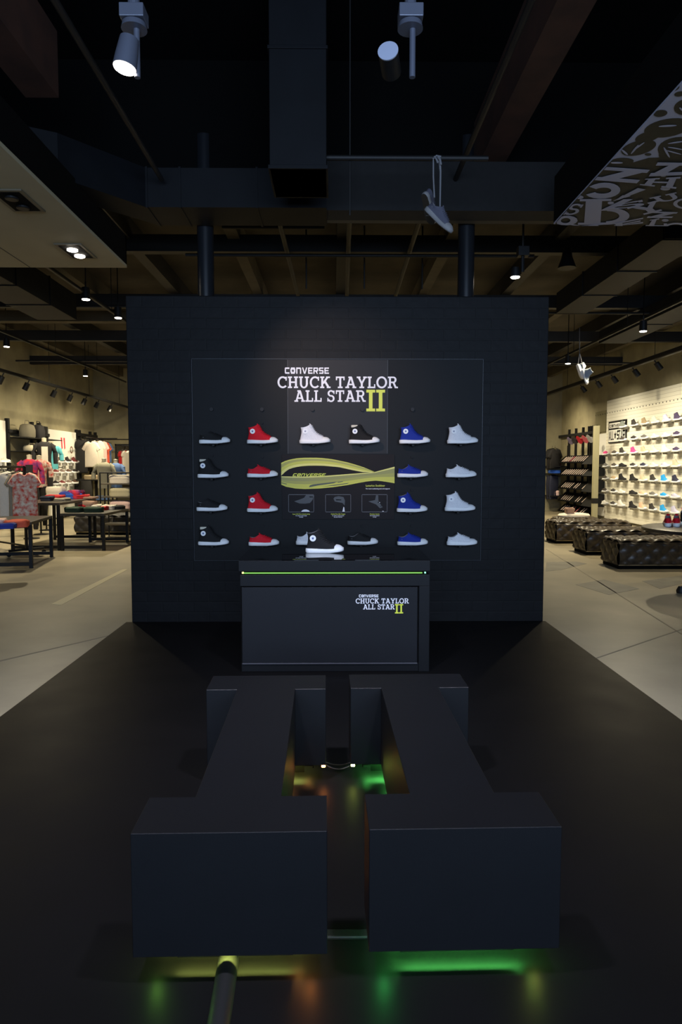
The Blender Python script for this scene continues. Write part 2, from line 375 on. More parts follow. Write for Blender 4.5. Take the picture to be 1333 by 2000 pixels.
# rear zone: deck joists, cross beams, pipes
for i, x in enumerate((-7.2, -5.75, -4.3, -2.85, -1.4, .05, 1.5, 2.95, 4.4, 5.85, 7.2)):
    cbox('ceiling_joist', M_steel if i % 2 else M_palebeam, x, 7.4, 4.52, x + .16, YB, ZC, ['first', 'second', 'third', 'fourth', 'fifth', 'sixth', 'seventh', 'eighth', 'ninth', 'tenth', 'eleventh'][i] + ' joist from the left wall under the rear deck, ' + ('dark' if i % 2 else 'pale') + ' grey', 'joist', 'ceiling joists')
for y, zz, t in ((9.3, 4.36, 'nearest'), (12.2, 4.3, 'second'), (15.2, 4.26, 'third'), (18.4, 4.22, 'farthest')):
    cbox('cross_beam', M_steel, XL, y, zz, XR, y + .14, zz + .22, t + ' dark cross beam under the rear ceiling deck', 'beam', 'rear cross beams')
cbox('cross_beam', M_palebeam, XL, 13.4, 4.3, -2.2, 13.62, 4.5, 'pale cross beam high left behind the display wall', 'beam')
for i, (x0, y, x1, zz) in enumerate(((-1.9, 9.0, 2.6, 4.22), (-1.3, 8.2, -.1, 4.3), (-7.5, 11.4, -2.3, 4.12), (2.4, 11.8, 7.4, 4.12), (-7.5, 16.4, -2.2, 4.0), (2.3, 16.6, 7.4, 4.0))):
    pipe('sprinkler_pipe', [(x0, y, zz), (x1, y, zz)], .022, M_steel, ['long thin pipe above the middle of the display wall', 'short thin pipe above the display wall nearer the left column', 'thin pipe crossing the left room near its front', 'thin pipe crossing the right room near its front', 'thin pipe crossing the left room deeper in', 'thin pipe crossing the right room deeper in'][i], 'pipe', 'sprinkler pipes')
for i, (x, s) in enumerate(((-.62, 'left'), (.18, 'middle'), (.98, 'right'))):
    pipe('branch_pipe', [(x, 7.6, 4.3), (x + .05, 12.0, 4.3)], .03, M_steel, '%s of three pipes running back above the display wall' % s, 'pipe', 'branch pipes')
    pipe('hanger_rod', [(x + .25, 9.6, 3.95), (x + .25, 9.6, ZC)], .012, M_steel, '%s of three vertical hanger rods above the display wall' % s, 'rod', 'hanger rods')
# wide rectangular ducts in the side rooms
def duct(name, x0, x1, y0, y1, z0, z1, label):
    d = empty(name, (x0, y0, z0), label=label, cat='duct')
    MB().box(0, 0, 0, x1 - x0, y1 - y0, z1 - z0, .004).build('duct_body', M_duct, d)
    for k in range(3):
        yy = (y1 - y0) * (k + .02) / 3; MB().box(-.012, yy, -.012, x1 - x0 + .012, yy + .025, z1 - z0 + .012).build('flange', M_duct, d)
a, b = at(1087, 612, 11.1), at(1134, 612, 11.1); duct('rear_duct', a.x, b.x + .1, 11.1 - 3.6, 11.1, a.z, a.z + .32, 'dark rectangular air duct high in the right room')
a, b = at(104, 640, 11.2), at(150, 625, 11.2); duct('rear_duct', a.x - .25, b.x, 8.0, 11.2, b.z, b.z + .4, 'dark rectangular air duct high in the left room behind the cream soffit')
duct('rear_duct', 5.4, 5.95, 8.2, 14, 4.0, 4.25, 'second dark air duct in the right room nearer the right wall')

# dropped cream soffit on the left with two recessed lamp boxes
zs = 3.6; c = pl(248, 523, zs); cl = pl(0, 281, zs)
sf = empty('dropped_soffit', (c.x, c.y, zs), label='dropped cream ceiling soffit with dark fascia at the upper left', cat='ceiling panel')
xw = c.x - XL
FH = .33
MB().box(-xw + .01, -4.6, 0, 0, 0, .03).build('soffit_panel', M_soffit, sf)
MB().box(-.03, -4.6, .03, 0, 0, FH).box(-xw + .01, -.03, .03, 0, 0, FH).build('fascia', M_matte, sf)
MB().box(-1.02, -4.6, -.003, -1.012, 0, 0).build('panel_joint', M_steel, sf)
for k, (pts, lit, t) in enumerate((([(0, 370), (36, 370), (76, 411), (30, 411)], 0, 'unlit recessed twin lamp box nearer the camera in the cream soffit'), ([(111, 476), (153, 476), (183, 502), (146, 503)], 1, 'lit recessed twin lamp box near the far edge of the cream soffit'))):
    g = [pl(*p, zs) for p in pts]; cx = sum(p.x for p in g) / 4; cy = sum(p.y for p in g) / 4
    hx = .13; hy = .22
    if k == 0: cx = pl(34, 391, zs).x; cy = pl(34, 391, zs).y
    bx = empty('recessed_lamp', (cx, cy, zs), label=t, cat='ceiling lamp', group='recessed lamps')
    MB().box(-hx, -hy, -.012, hx, hy, 0).build('trim_frame', mat('dull_frame', (96, 88, 70), .6), bx)
    MB().box(-hx + .03, -hy + .03, -.014, hx - .03, hy - .03, -.012).build('dark_well', M_matte, bx)
    for s in (-1, 1):
        MB().lathe([(.05, -.018), (.05, -.03), (.042, -.034)], 18).build('lamp_head', M_lamp if lit else M_black, bx, (0, s * .095, 0))

# printed ceiling banner on the right: drawn shapes and letters on its underside
c = pl(1082, 438, zs); bn = empty('printed_ceiling_panel', (c.x, c.y, zs), label='dropped ceiling panel with white bubble lettering and dark doodles at upper right', cat='ceiling panel')
Lx, Ly = XR - c.x - 3.0, 4.4
M_banW = mat('banner_white', (176, 174, 190), .7); M_banD = mat('banner_olive', (42, 38, 24), .7)
MB().box(0, -Ly, 0, Lx, 0, .012).build('panel_board', M_banW, bn)
MB().box(0, -Ly, .012, .03, 0, .4).build('fascia', M_matte, bn)
def bz(x, y): return (1073 + x / 5.127, 140 + y / 5.127)     # crop coordinates of the printed artwork
def bpoly(mb, pts, lift):
    mb.n = getattr(mb, 'n', 0) + 1; lift += mb.n * 3e-5
    g = [pl(*bz(*p), zs) for p in pts]
    mb.poly3([[Vector((max(p.x - c.x, 0), min(p.y - c.y, 0), -lift)) for p in g], [Vector((max(p.x - c.x, 0), min(p.y - c.y, 0), -lift - .0006)) for p in g]])
def bell(mb, x, y, a, b, rot, lift, n=24):
    pts = [(x + a * math.cos(t) * math.cos(R(rot)) - b * math.sin(t) * math.sin(R(rot)), y + a * math.cos(t) * math.sin(R(rot)) + b * math.sin(t) * math.cos(R(rot))) for t in [2 * PI * k / n for k in range(n)]]
    bpoly(mb, pts, lift)
dk = MB()
bpoly(dk, [(560, 890), (700, 870), (850, 905), (1000, 860), (1350, 850), (2300, 850), (2300, 1600), (30, 1560), (30, 1480)], .001)
for e in ((1250, 160, 60, 32, -15), (1310, 220, 55, 25, -10), (1095, 320, 42, 22, -20), (1118, 415, 70, 34, -8), (1380, 350, 130, 80, -10), (1190, 560, 240, 90, -10), (990, 650, 130, 50, -15), (900, 760, 180, 70, -14), (1330, 780, 240, 130, 0), (993, 826, 34, 13, 0), (1250, 830, 150, 90, 0), (740, 890, 110, 30, 0), (1600, 560, 160, 90, 0), (1800, 300, 200, 110, 10)): bell(dk, *e, .001)
dk.build('dark_artwork', M_banD, bn)
wt = MB()
for e in ((860, 770, 60, 9, -50), (900, 740, 70, 7, -35), (760, 800, 40, 10, 40), (1190, 535, 90, 8, -3), (1330, 370, 30, 9, 40), (680, 905, 60, 8, 0), (1280, 700, 90, 6, -8), (1270, 760, 80, 5, 10), (1250, 800, 80, 5, 15), (1180, 800, 10, 60, -30), (300, 1250, 46, 18, 0), (620, 1308, 32, 14, 0), (1145, 1035, 26, 11, 0), (1165, 1165, 50, 16, 0), (1165, 1482, 34, 14, 0), (870, 1550, 60, 13, 0)): bell(wt, *e, .005)
def bletter(ch, quad):
    w_, ps = (slab if ch in 'CHUKTAYLORSI' else block)(ch) if ch in 'CHUKTAYLORSINVE' else (1, [])
    if ch == 'Z': w_, ps = 1.0, [gbox(0, .78, 1, 1), gbox(0, 0, 1, .24), gdiag(.22, .1, .78, .9, .4)]
    if ch == 'o': w_, ps = 1.0, garc(.5, .5, .5, .5, -150, 150, .26, .3, 16)
    if ch == 'B': w_, ps = 1.0, [gbox(.12, 0, .44, 1), gbox(0, 0, .6, .08), gbox(0, .92, .62, 1)] + garc(.55, .33, .45, .33, -90, 90, .2, .13) + [gdiag(.5, .55, .95, .98, .18)]
    if ch == 'Q': w_, ps = 1.0, garc(.5, .55, .5, .45, 0, 360, .3, .2) + [gdiag(.5, .3, .95, 0, .25)]
    if ch == 'a': w_, ps = 1.0, [gdiag(.14, 0, .5, 1, .26), gdiag(.86, 0, .5, 1, .26), gbox(.25, .25, .75, .42)]
    tl, tr, br, bl = quad
    for p in ps:
        out = []
        for u, v in p:
            u /= w_
            x = (1 - u) * ((1 - v) * bl[0] + v * tl[0]) + u * ((1 - v) * br[0] + v * tr[0]); y = (1 - u) * ((1 - v) * bl[1] + v * tl[1]) + u * ((1 - v) * br[1] + v * tr[1])
            out.append((x, y))
        bpoly(wt, out, .006)
for ch, qd in (('Z', [(560, 945), (1010, 975), (880, 1108), (440, 1076)]), ('o', [(400, 1102), (730, 1102), (700, 1262), (330, 1262)]), ('B', [(310, 1268), (820, 1262), (800, 1522), (290, 1525)]),
               ('S', [(215, 1312), (360, 1318), (290, 1420), (125, 1425)]), ('Q', [(60, 1432), (300, 1432), (270, 1545), (30, 1530)]), ('a', [(1080, 1190), (780, 1130), (640, 1285), (700, 1270)]),
               ('Z', [(1090, 895), (1340, 900), (1350, 1020), (1000, 1035)]), ('H', [(960, 1060), (1330, 1040), (1280, 1160), (900, 1120)]), ('S', [(650, 1330), (960, 1262), (990, 1330), (560, 1370)]), ('Y', [(780, 1350), (1100, 1270), (1240, 1350), (850, 1445)]),
               ('Z', [(1030, 1385), (1290, 1395), (1230, 1450), (980, 1450)]), ('E', [(660, 1505), (960, 1445), (960, 1500), (640, 1560)]), ('L', [(1010, 1470), (1200, 1440), (1190, 1540), (960, 1530)]), ('O', [(1150, 1505), (1400, 1500), (1400, 1590), (1100, 1585)]),
               ('I', [(320, 1530), (545, 1512), (545, 1556), (300, 1556)]), ('U', [(1000, 1250), (1280, 1190), (1340, 1250), (1090, 1300)]), ('C', [(1240, 1260), (1450, 1250), (1450, 1360), (1240, 1350)]), ('A', [(1500, 900), (1800, 900), (1800, 1100), (1450, 1100)]), ('R', [(1500, 1200), (1800, 1200), (1800, 1400), (1450, 1400)])):
    bletter(ch, qd)
wt.build('lettering', M_banW, bn)

# ------------------------------------------------------------------ track lamps
def front_spot(px, lit, head_px, label, Y=3.7):
    t = at(px, 38, Y); o = empty('ceiling_spotlight', (t.x, Y, t.z), label=label, cat='spotlight')
    s = Y / F
    MB().box(-.062, -.055, -.034 + .02, .062, .055, .052, .004).build('power_box', M_silver, o)
    MB().lathe([(.03, .052), (.03, 1.0)], 12).build('stem', M_silver, o)
    MB().lathe([(.066, -.050), (.060, -.022), (.03, -.014)], 24).build('canopy', M_silver, o, smooth=True)
    MB().lathe([(.016, -.05), (.016, -.29)], 14).build('arm', M_silver, o, (.012, 0, 0), smooth=True)
    return o
o = front_spot(262, True, 0, 'lit white spotlight hanging at the top left of the photo')
h = at(254, 92, 3.6) - o.location
d = Vector((-.1, -.04, -.60)).normalized(); Rm = d.to_track_quat('-Z', 'Y').to_euler()
b_ = at(247, 112, 3.66) - o.location
hd_ = MB().lathe([(.03, .10), (.048, .095), (.057, .0), (.060, -.055), (.056, -.055)], 26).build('lamp_can', M_silver, o, b_, Rm, smooth=True)
ff = MB().lathe([(.0575, -.052), (.054, -.062), (.0005, -.064)], 26).build('lamp_face', M_lamp, hd_, smooth=True)
sl = lamp('spot_beam', 'SPOT', o.location + b_ + Vector((0, .03, -.1)), (at(675, 790, WC)), 330, (1, .76, .64), spot_size=R(36), spot_blend=1, shadow_soft_size=0.03)
o = front_spot(802, False, 0, 'unlit spotlight tilted backwards at the top right of the photo')
b_ = at(762, 122, 3.7) - o.location
d = Vector((-.25, 1, .55)).normalized()
hd_ = MB().lathe([(.052, .07), (.052, -.07), (.046, -.07)], 26).build('lamp_can', M_black, o, b_, (R(78), 0, R(-12)), smooth=True)
MB().lathe([(.052, .07), (.053, .078), (.0005, .080)], 26)  .build('can_cap', mat('pale_can_cap', (170, 176, 196), .4), hd_, smooth=True)

def track(x, y0, y1, z, r, label, name='lighting_track'):
    t = empty(name, (x, y0, z), label=label, cat='lighting track')
    MB().box(-r, 0, -r, r, y1 - y0, r, r * .4).build('rail', M_black, t)
    y = .8
    while y < y1 - y0:
        MB().tube([(0, y, r), (0, y, ZC - z - .02)], .006, 6).build('hanger', M_black, t); y += 2.6
    return t
track(-6.6, 7.5, 22.4, at(0, 718, 13.4).z, .035, 'black lighting track along the left concrete wall')
track(-3.5, 7.6, 13.5, 3.95, .022, 'thin lighting track nearest the display wall in the left room')
track(-6.0, 9.0, 20, 3.95, .022, 'thin upper lighting track in the middle of the left room')
track(5.03, 8.4, 19.5, 3.9, .022, 'thin lighting track over the benches in the right room')
track(6.55, 8.0, 22.2, 3.72, .05, 'thick black lighting track along the white shoe wall')
def head_proto(lit):
    o = empty('track_head', (0, 0, 0), label='x', cat='spotlight')
    MB().tube([(0, 0, 0), (0, 0, -.1)], .012, 8).build('stem', M_black, o)
    hd = MB().lathe([(.045, .085), (.055, .08), (.06, -.08), (.05, -.08)], 16).build('lamp_can', M_black, o, (0, 0, -.16), (0, 0, 0), smooth=True)
    if lit: MB().lathe([(.055, -.079), (.05, -.09), (.0005, -.094)], 16).build('lamp_face', M_lamp, hd, smooth=True)
    return o
# unlit-looking heads of the left wall track
P = None; ords = ['nearest', 'second', 'third', 'fourth', 'fifth', 'sixth', 'farthest']
zt = at(0, 718, 13.4).z
for k, px in enumerate((13.5, 62.5, 115, 146, 173, 197, 222)):
    y = YX(px, -6.6); lb = '%s black track head on the left concrete wall track' % ords[k]
    if P is None: P = head_proto(False); P.location = (-6.6, y, zt - .03); P['label'] = lb; P['group'] = 'left wall track heads'; P.rotation_euler = (0, R(28), 0)
    else: clone(P, (-6.6, y, zt - .03), label=lb, rot=(0, R(28), 0))
for k, px in enumerate((1325, 1272, 1230, 1189, 1159, 1130)):
    clone(P, (6.55, YX(px, 6.55), 3.68), label='%s black track head aimed at the white shoe wall' % (['nearest', 'second', 'third', 'fourth', 'fifth', 'farthest'][k]), group='shoe wall track heads', rot=(0, R(-38), 0))
PL = head_proto(True); PL.name = 'track_head'; PL['group'] = 'lit track heads'
lits = [(168, 586, 'lit track head high in the left room nearest the cream soffit', 9.8), (231, 622, 'lit track head right beside the top left of the display wall', 11.0), (13, 678, 'lit track head at the left edge of the photo', 13.7), (167, 735, 'small lit track head deep in the left room', 18.0),
        (1257, 648, 'lit track head over the leather benches at the right', 11.06), (1110, 711, 'lit track head just right of the display wall', 14.6), (1203, 507, 'small lit head high up right of the printed panel corner', 9.4)]
for k, (px, py, lb, Y) in enumerate(lits):
    p = at(px, py, Y); sc = .85 if k == 3 else 1
    if k == 0: q = PL; q.location = (p.x, p.y, p.z + .25); q['label'] = lb
    else: q = clone(PL, (p.x, p.y, p.z + .25), label=lb)
    MB().tube([(0, 0, 0), (0, 0, ZC - p.z - .25)], .008, 6).build('drop_rod', M_black, q)
# pendant spotlight right of the right column
p = at(1007, 541, 7.6); o = empty('pendant_spotlight', (p.x + .08, 7.6, p.z), label='lit pendant spotlight hanging on a rod above the right end of the display wall', cat='spotlight')
MB().tube([(0, 0, .30), (0, 0, ZC - p.z)], .012, 8).build('rod', M_steel, o)
MB().box(-.06, -.05, .22, .06, .05, .32, .004).build('power_box', M_black, o)
MB().tube([(0, 0, .22), (0, 0, .05)], .02, 8).build('arm', M_black, o)
hd_ = MB().lathe([(.04, .07), (.05, .0), (.052, -.03)], 18).build('lamp_can', M_black, o, (-.08, 0, .03), smooth=True)
MB().lathe([(.05, -.03), (.045, -.04), (.0005, -.045)], 18).build('lamp_face', M_lamp, hd_, smooth=True)
for px, py, Y, t in ((1108, 515, 9.2, 'dark bell shaped high bay lamp hanging in the right room'),):
    p = at(px, py, Y); o = empty('bell_lamp', tuple(p), label=t, cat='lamp')
    MB().lathe([(.12, -.06), (.1, .0), (.07, .08), (.05, .2)], 20).build('lamp_shade', M_black, o, smooth=True)
    MB().tube([(0, 0, .2), (0, 0, ZC - p.z)], .008, 6).build('rod', M_black, o)

# ------------------------------------------------------------------ two I shaped benches
def I_pts(w_, l, fd, ww, d):
    a, b = w_ / 2 - d, ww / 2 - d; y0, y1, y2, y3 = d, fd - d, l - fd + d, l - d
    return [(-a, y0), (a, y0), (a, y1), (b, y1), (b, y2), (a, y2), (a, y3), (-a, y3), (-a, y2), (-b, y2), (-b, y1), (-a, y1)]
BB = at(450, 1866, pl(450, 1629, .45).y).z - .006; print('BENCH bottom', BB)
M_c_lime = mat('corner_lime', (150, 235, 90), .5, emit=50); M_c_org = mat('corner_orange', (255, 150, 70), .5, emit=50); M_c_green = mat('corner_green', (80, 255, 120), .5, emit=60); M_c_yel = mat('corner_yellow', (215, 235, 100), .5, emit=50)
def bench(loc, rz, label, leds, inner=()):
    H, B = .45, BB; w_, l, fd, ww = .562, 1.475, .215, .272
    o = empty('letter_bench', loc, rz, label, 'bench', 'two letter shaped benches')
    mb = MB().prism(I_pts(w_, l, fd, ww, 0), B, H); bmesh.ops.bevel(mb.bm, geom=[e for e in mb.bm.edges], offset=.0016, segments=1, affect='EDGES')
    mb.build('bench_body', M_bench, o)
    MB().prism(I_pts(w_, l, fd, ww, .105), 0, B).build('plinth', M_matte, o)
    out = I_pts(w_, l, fd, ww, .060); cor = I_pts(w_, l, fd, ww, .090); n = 12
    reflex = {3, 4, 9, 10, }
    for i in range(n):
        a, b = Vector(out[i]), Vector(out[(i + 1) % n]); d = (b - a).normalized(); nn = Vector((d.y, -d.x))
        a2, b2 = a, b
        ca, cb = i not in (3, 4, 9, 10), (i + 1) % n not in (3, 4, 9, 10)
        a2 = a + d * (.034 if ca and i in (0, 1, 11) else 0); b2 = b - d * (.034 if cb and i in (0, 11) else 0)
        if (b2 - a2).length < .05: continue
        pts = [a2, b2, b2 - nn * .004, a2 - nn * .004]
        MB().prism([(p.x, p.y) for p in pts], .052 if i in inner else .040, B).build('kick_board', M_matte, o)
        la, lb = Vector(cor[i]), Vector(cor[(i + 1) % n])
        if (lb - la).length < .03: continue
        e0 = -.016 if ca else 0; 
        la2 = la - d * e0; lb2 = lb + d * (-.016 if cb else 0)
        pts = [la2 + nn * .004, lb2 + nn * .004, lb2 - nn * .002, la2 - nn * .002]
        MB().prism([(p.x, p.y) for p in pts], B - .014, B - .002).build('light_strip', leds(i), o)
    return o
def corner_lamps(o, cs):  # front ones are hidden lamps added for the light spill at the corners
    for idx, m, ins in cs:
        x, y = I_pts(.562, 1.475, .215, .272, ins)[idx]
        zz0 = .058 if idx < 2 else BB - .012
        MB().box(x - .009, y - .009, zz0, x + .009, y + .009, BB - .001, .002).build('corner_light', m, o)
def le(i):
    if i == 'c': return [M_led_lime, M_led_org, M_led_org, M_led_lime]
    return [M_led_yel, M_led_org, M_led_yel, M_led_org, M_led_yel, M_led_org][i] if i < 6 else M_led_yel
def ri(i):
    if i == 'c': return [M_led_green, M_led_yel, M_led_green, M_led_yel]
    return {1: M_led_green, 11: M_led_green}.get(i, M_led_green if i != 5 else M_led_yel)
f0, f1 = pl(256, 1629, .45), pl(640, 1631, .45); g0, g1 = pl(718, 1628, .45), pl(1100, 1615, .45)
b1 = bench(((f0.x + f1.x) / 2, (f0.y + f1.y) / 2, .006), R(0.8), 'black capital letter bench at left, yellow light glowing below its front', le, (2, 3, 4))
b2 = bench(((g0.x + g1.x) / 2, (g0.y + g1.y) / 2, .006), R(1.0), 'black capital letter bench at right, green light glowing below its front', ri, (8, 9, 10))
corner_lamps(b1, [(0, M_c_lime, .054), (1, M_c_org, .05), (5, M_c_org, .012), (10, M_c_org, .012)])
corner_lamps(b2, [(0, M_c_green, .05), (1, M_c_yel, .054), (8, M_c_yel, .012), (3, M_c_green, .012)])
p = pl(680, 1829); one('cable_cover', MB().box(-.2, -.025, 0, .2, .012, .012, .004), M_black, 'flat black cable cover bridging the two benches near their front', 'cable cover', loc=(p.x + .0, p.y, .006))
a, b = pl(624, 1505), pl(700, 1504)
for k, (sag, t) in enumerate(((.03, 'front'), (-.02, 'rear'))):
    one('cable', MB().tube([(a.x + (b.x - a.x) * u, a.y - sag * 4 * u * (1 - u), .02 + .03 * (1 - math.sin(PI * u))) for u in [i / 12 for i in range(13)]], .005, 8), M_black, 'thin black cable lying between the benches near their rear, the %s of two' % t, 'cable', smooth=True)
a = pl(445, 1890); b = pl(428, 2000); d_ = (b - a) / (a - b).length
pts = []
one('floor_cable_ramp', MB().poly3([[Vector((p.x + .032 * math.cos(t), p.y, .006 + .027 * math.sin(t))) for t in [PI * k / 10 for k in range(11)]] for p in (a - d_ * .025, a + d_ * .6, a + d_ * 1.2)]), M_black, 'rounded black cable ramp running from under the left bench toward the camera', 'cable cover', smooth=True)

# ------------------------------------------------------------------ display desk
fy = pl(655, 1314).y; dx0, dx1 = pl(472, 1314).x, pl(838, 1314).x
D = empty('display_desk', ((dx0 + dx1) / 2, fy, .006), label='black display desk with glossy top and green light slot', cat='desk')
hw = (dx1 - dx0) / 2; DT = at(655, 1093, fy - .012).z - .006; DD = pl(655, 1070, DT).y - fy
zz = lambda py: at(655, py, fy).z - .006
MB().box(-hw, .01, 0, hw, DD, zz(1296), .003).build('base', M_desk, D)
MB().box(-hw, .012, zz(1296), hw, DD, zz(1146), .002).build('carcass', M_matte, D)
MB().box(-hw - .004, 0, zz(1145), hw + .004, DD, zz(1122.5), .003).build('upper_rail', M_desk, D)
xs = at(817, 1200, fy).x - (dx0 + dx1) / 2
MB().box(xs + .006, 0, .0, hw + .004, DD, zz(1145), .003).build('side_frame', M_desk, D)
pn = MB().box(-hw + .008, .002, zz(1294.5), xs - .004, .02, zz(1147), .002).build('front_panel', M_deskpanel, D)
MB().box(-hw + .008, -.001, zz(1297), xs - .004, .012, zz(1294.8), .0006).build('highlight_strip', mat('painted_highlight', (92, 90, 96), .3, metal=.6), D)  # pale strip draws the highlight line along the panel's lower edge
MB().box(-hw + .03, .03, zz(1122.6), hw - .03, DD - .03, zz(1115.5)).build('slot_core', M_matte, D)
MB().box(-hw + .012, .012, zz(1120.8), hw - .05, .022, zz(1118.5)).build('light_strip', mat('soft_green_led', (120, 180, 70), .5, emit=.8), D)
MB().box(-hw + .010, .008, zz(1120.5), -hw + .022, .022, zz(1117.5)).build('light_end', mat('pale_yellow_led', (235, 225, 130), .5, emit=2), D)
MB().box(hw - .035, .008, zz(1120.5), hw - .024, .022, zz(1118)).build('light_end', mat('mint_led', (150, 255, 200), .5, emit=1.5), D)
MB().box(-hw - .012, -.012, zz(1115.5), hw + .004, DD, DT - .008, .003).build('top_box', M_desk, D)
MB().box(-hw - .012, -.012, DT - .008, hw + .004, DD, DT, .0015).build('glass_top', M_glass, D)
DESK_TOP = DT + .006
# logo on the front panel
def logo(parent, X, Z, y, s, smallname='lettering'):
    """brand block in picture crop units (region origin 530,700 at 5.127x for the big one)"""
    k = lambda a: X(a); z_ = lambda b: Z(b)
    letters('CONVERSE', block, k(142), k(582), z_(155), z_(92), y, M_printW, parent, 'brand_lettering', gap=.12)
    letters('CHUCK TAYLOR', slab, k(66), k(1266), z_(298), z_(182), y, M_printW, parent, 'lettering', gap=.03)
    letters('ALL STAR', slab, k(236), k(946), z_(435), z_(320), y, M_printW, parent, 'lettering', gap=.03)
    letters('II', slab, k(952), k(1138), z_(530), z_(314), y, M_printY, parent, 'numeral', gap=.05)
fc = (dx0 + dx1) / 2
logo(D, lambda a: at(695 + (a - 66) / 1200 * 104, 1200, fy).x - fc, lambda b: zz(1161.5 + (b - 92) / 438 * 37), .002, 1)
# ------------------------------------------------------------------ sneakers
SL = .29
PLAN = [(0, 0.002), (.004, .015), (.012, .024), (.03, .032), (.07, .034), (.12, .034), (.16, .039), (.20, .045), (.235, .046), (.258, .042), (.274, .033), (.284, .021), (.289, .009), (.29, .002)]
def pw(x):
    for (a, wa), (b, wb) in zip(PLAN, PLAN[1:]):
        if a <= x <= b: return wa + (wb - wa) * (x - a) / (b - a)
    return .002
def sole_bot(x): return 0 if x < .17 else .014 * ((x - .17) / .12) ** 1.6
def sole_top(x): return (.034 if x < .04 else .034 - .004 * min(1, (x - .04) / .1)) if x < .17 else .030 + .011 * ((x - .17) / .12) ** 1.5
XS = [a for a, _ in PLAN]; XS = sorted(set(XS + [.05, .095, .14, .18, .22, .25, .27]))
def ringpts(f): return [f(x, -1) for x in XS] + [f(x, 1) for x in reversed(XS)]
def m_sole():
    mb = MB(); rr = []
    for u, k in ((0, .93), (.12, 1.0), (.5, 1.03), (.9, 1.0), (1, .95)):
        rr.append(ringpts(lambda x, s: Vector((SL / 2 + (x - SL / 2) * (1 + (k - 1) * .25), s * pw(x) * k, sole_bot(x) * (1 - u) + sole_top(x) * u))))
    mb.poly3(rr); return mb
HI = [(.024, .026, .008, .281, .95), (.036, .046, .006, .268, .93), (.05, .057, .008, .244, .90), (.062, .068, .011, .219, .88), (.075, .079, .014, .195, .90), (.092, .095, .017, .168, .93),
      (.112, .118, .018, .146, .95), (.130, .142, .016, .132, .97), (.146, .163, .012, .121, .98), (.150, .180, .012, .108, .96)]
LO = [(.024, .026, .008, .281, .95), (.038, .046, .006, .268, .93), (.048, .056, .007, .243, .90), (.056, .066, .009, .215, .88), (.064, .077, .011, .188, .88), (.073, .090, .012, .158, .88), (.083, .110, .010, .116, .86)]
N = 26
def upper_ring(r, hi, last, inset=0, dz=0):
    zh, zf, xh, xf, k = r; L = xf - xh; pts = []
    for s in (-1, 1):
        for i in range(N // 2):
            u = i / (N // 2) if s < 0 else 1 - i / (N // 2)
            uu = .5 - .5 * math.cos(PI * u); x = xh + L * uu
            if zf < .03: hw_ = pw(x) * .95
            else:
                e = (1 - abs(2 * uu - 1) ** 2.6) ** .5
                base = min(pw(min(x, .27)) if x > .05 else .034, .045)
                hw_ = e * base * k * (1 - .25 * max(0, (uu - .55)) * (1 if zf > .06 else 0))
                if zf > .07: hw_ = e * (.034 - .008 * uu)
            z = zh + (zf - zh) * (uu ** 1.5)
            if not hi and zf > .075: z -= .012 * math.sin(PI * min(1, uu * 1.15)) * (zf - .06) / .042
            if hi and zf > .15: z -= .006 * math.sin(PI * uu)
            x2 = x + (inset if uu < .5 else -inset) * abs(2 * uu - 1)
            pts.append(Vector((x2, s * max(hw_ - inset, .0005), z + dz)))
    return pts
def m_upper(hi):
    P_ = HI if hi else LO
    rr = [upper_ring(r, hi, 0) for r in P_] + [upper_ring(P_[-1], hi, 1, .004, .0)]
    return MB().poly3(rr, cap0=True, cap1=False)
def m_lining(hi):
    P_ = HI if hi else LO
    rr = [upper_ring(P_[-1], hi, 1, .004, 0), upper_ring(P_[-1], hi, 1, .006, -.02), upper_ring(P_[-2], hi, 1, .008, -.03)]
    return MB().poly3(rr, cap0=False, cap1=True)
def m_toecap():
    mb = MB(); rr = []
    for x, h in ((.226, .061), (.234, .0625), (.248, .0615), (.262, .058), (.274, .051), (.283, .043), (.288, .034), (.2905, .028)):
        w_ = pw(x) * 1.0
        rr.append([Vector((x - .010 * abs(math.cos(t)) * (1 if x < .24 else 0), w_ * math.cos(t), .024 + (h - .024) * math.sin(t))) for t in [PI * k / 12 for k in range(13)]])
    mb.poly3(rr); return mb
def m_laces(hi):
    pr = [(xf, zf) for _, zf, _, xf, _ in (HI if hi else LO)][3:-1]; mb = MB()
    for k in range(len(pr) * 2 - 1):
        i = k // 2; x, z_ = pr[i] if k % 2 == 0 else ((pr[i][0] + pr[i + 1][0]) / 2, (pr[i][1] + pr[i + 1][1]) / 2)
        mb.tube([(x - .028, -.026, z_ - .004), (x - .006, -.016, z_ + .004), (x + .002, 0, z_ + .006), (x - .006, .016, z_ + .004), (x - .028, .026, z_ - .004)], .0028, 5)
    return mb
def m_tongue(hi):
    if hi: return MB().poly3([[Vector((x, y, z)) for x, y, z in ((.100, -.02, .16), (.112, -.022, .15), (.112, .022, .15), (.100, .02, .16))], [Vector((x, y, z)) for x, y, z in ((.094, -.015, .186), (.101, -.016, .184), (.101, .016, .184), (.094, .015, .186))]])
    return MB().poly3([[Vector((x, y, z)) for x, y, z in ((.112, -.018, .092), (.124, -.02, .092), (.124, .02, .092), (.112, .018, .092))], [Vector((x, y, z)) for x, y, z in ((.098, -.013, .119), (.106, -.014, .118), (.106, .014, .118), (.098, .013, .119))]])
def m_outsole():
    return MB().poly3([ringpts(lambda x, s, k=k, u=u: Vector((SL / 2 + (x - SL / 2) * .985, s * pw(x) * k, sole_bot(x) + u))) for k, u in ((.90, -.004), (.95, .003))])
RAW = {}
def cached(key, fn, m, smooth=True):
    k = (key, m.name)
    if k not in RAW: RAW[k] = fn().mesh(key, m, smooth)
    return RAW[k]
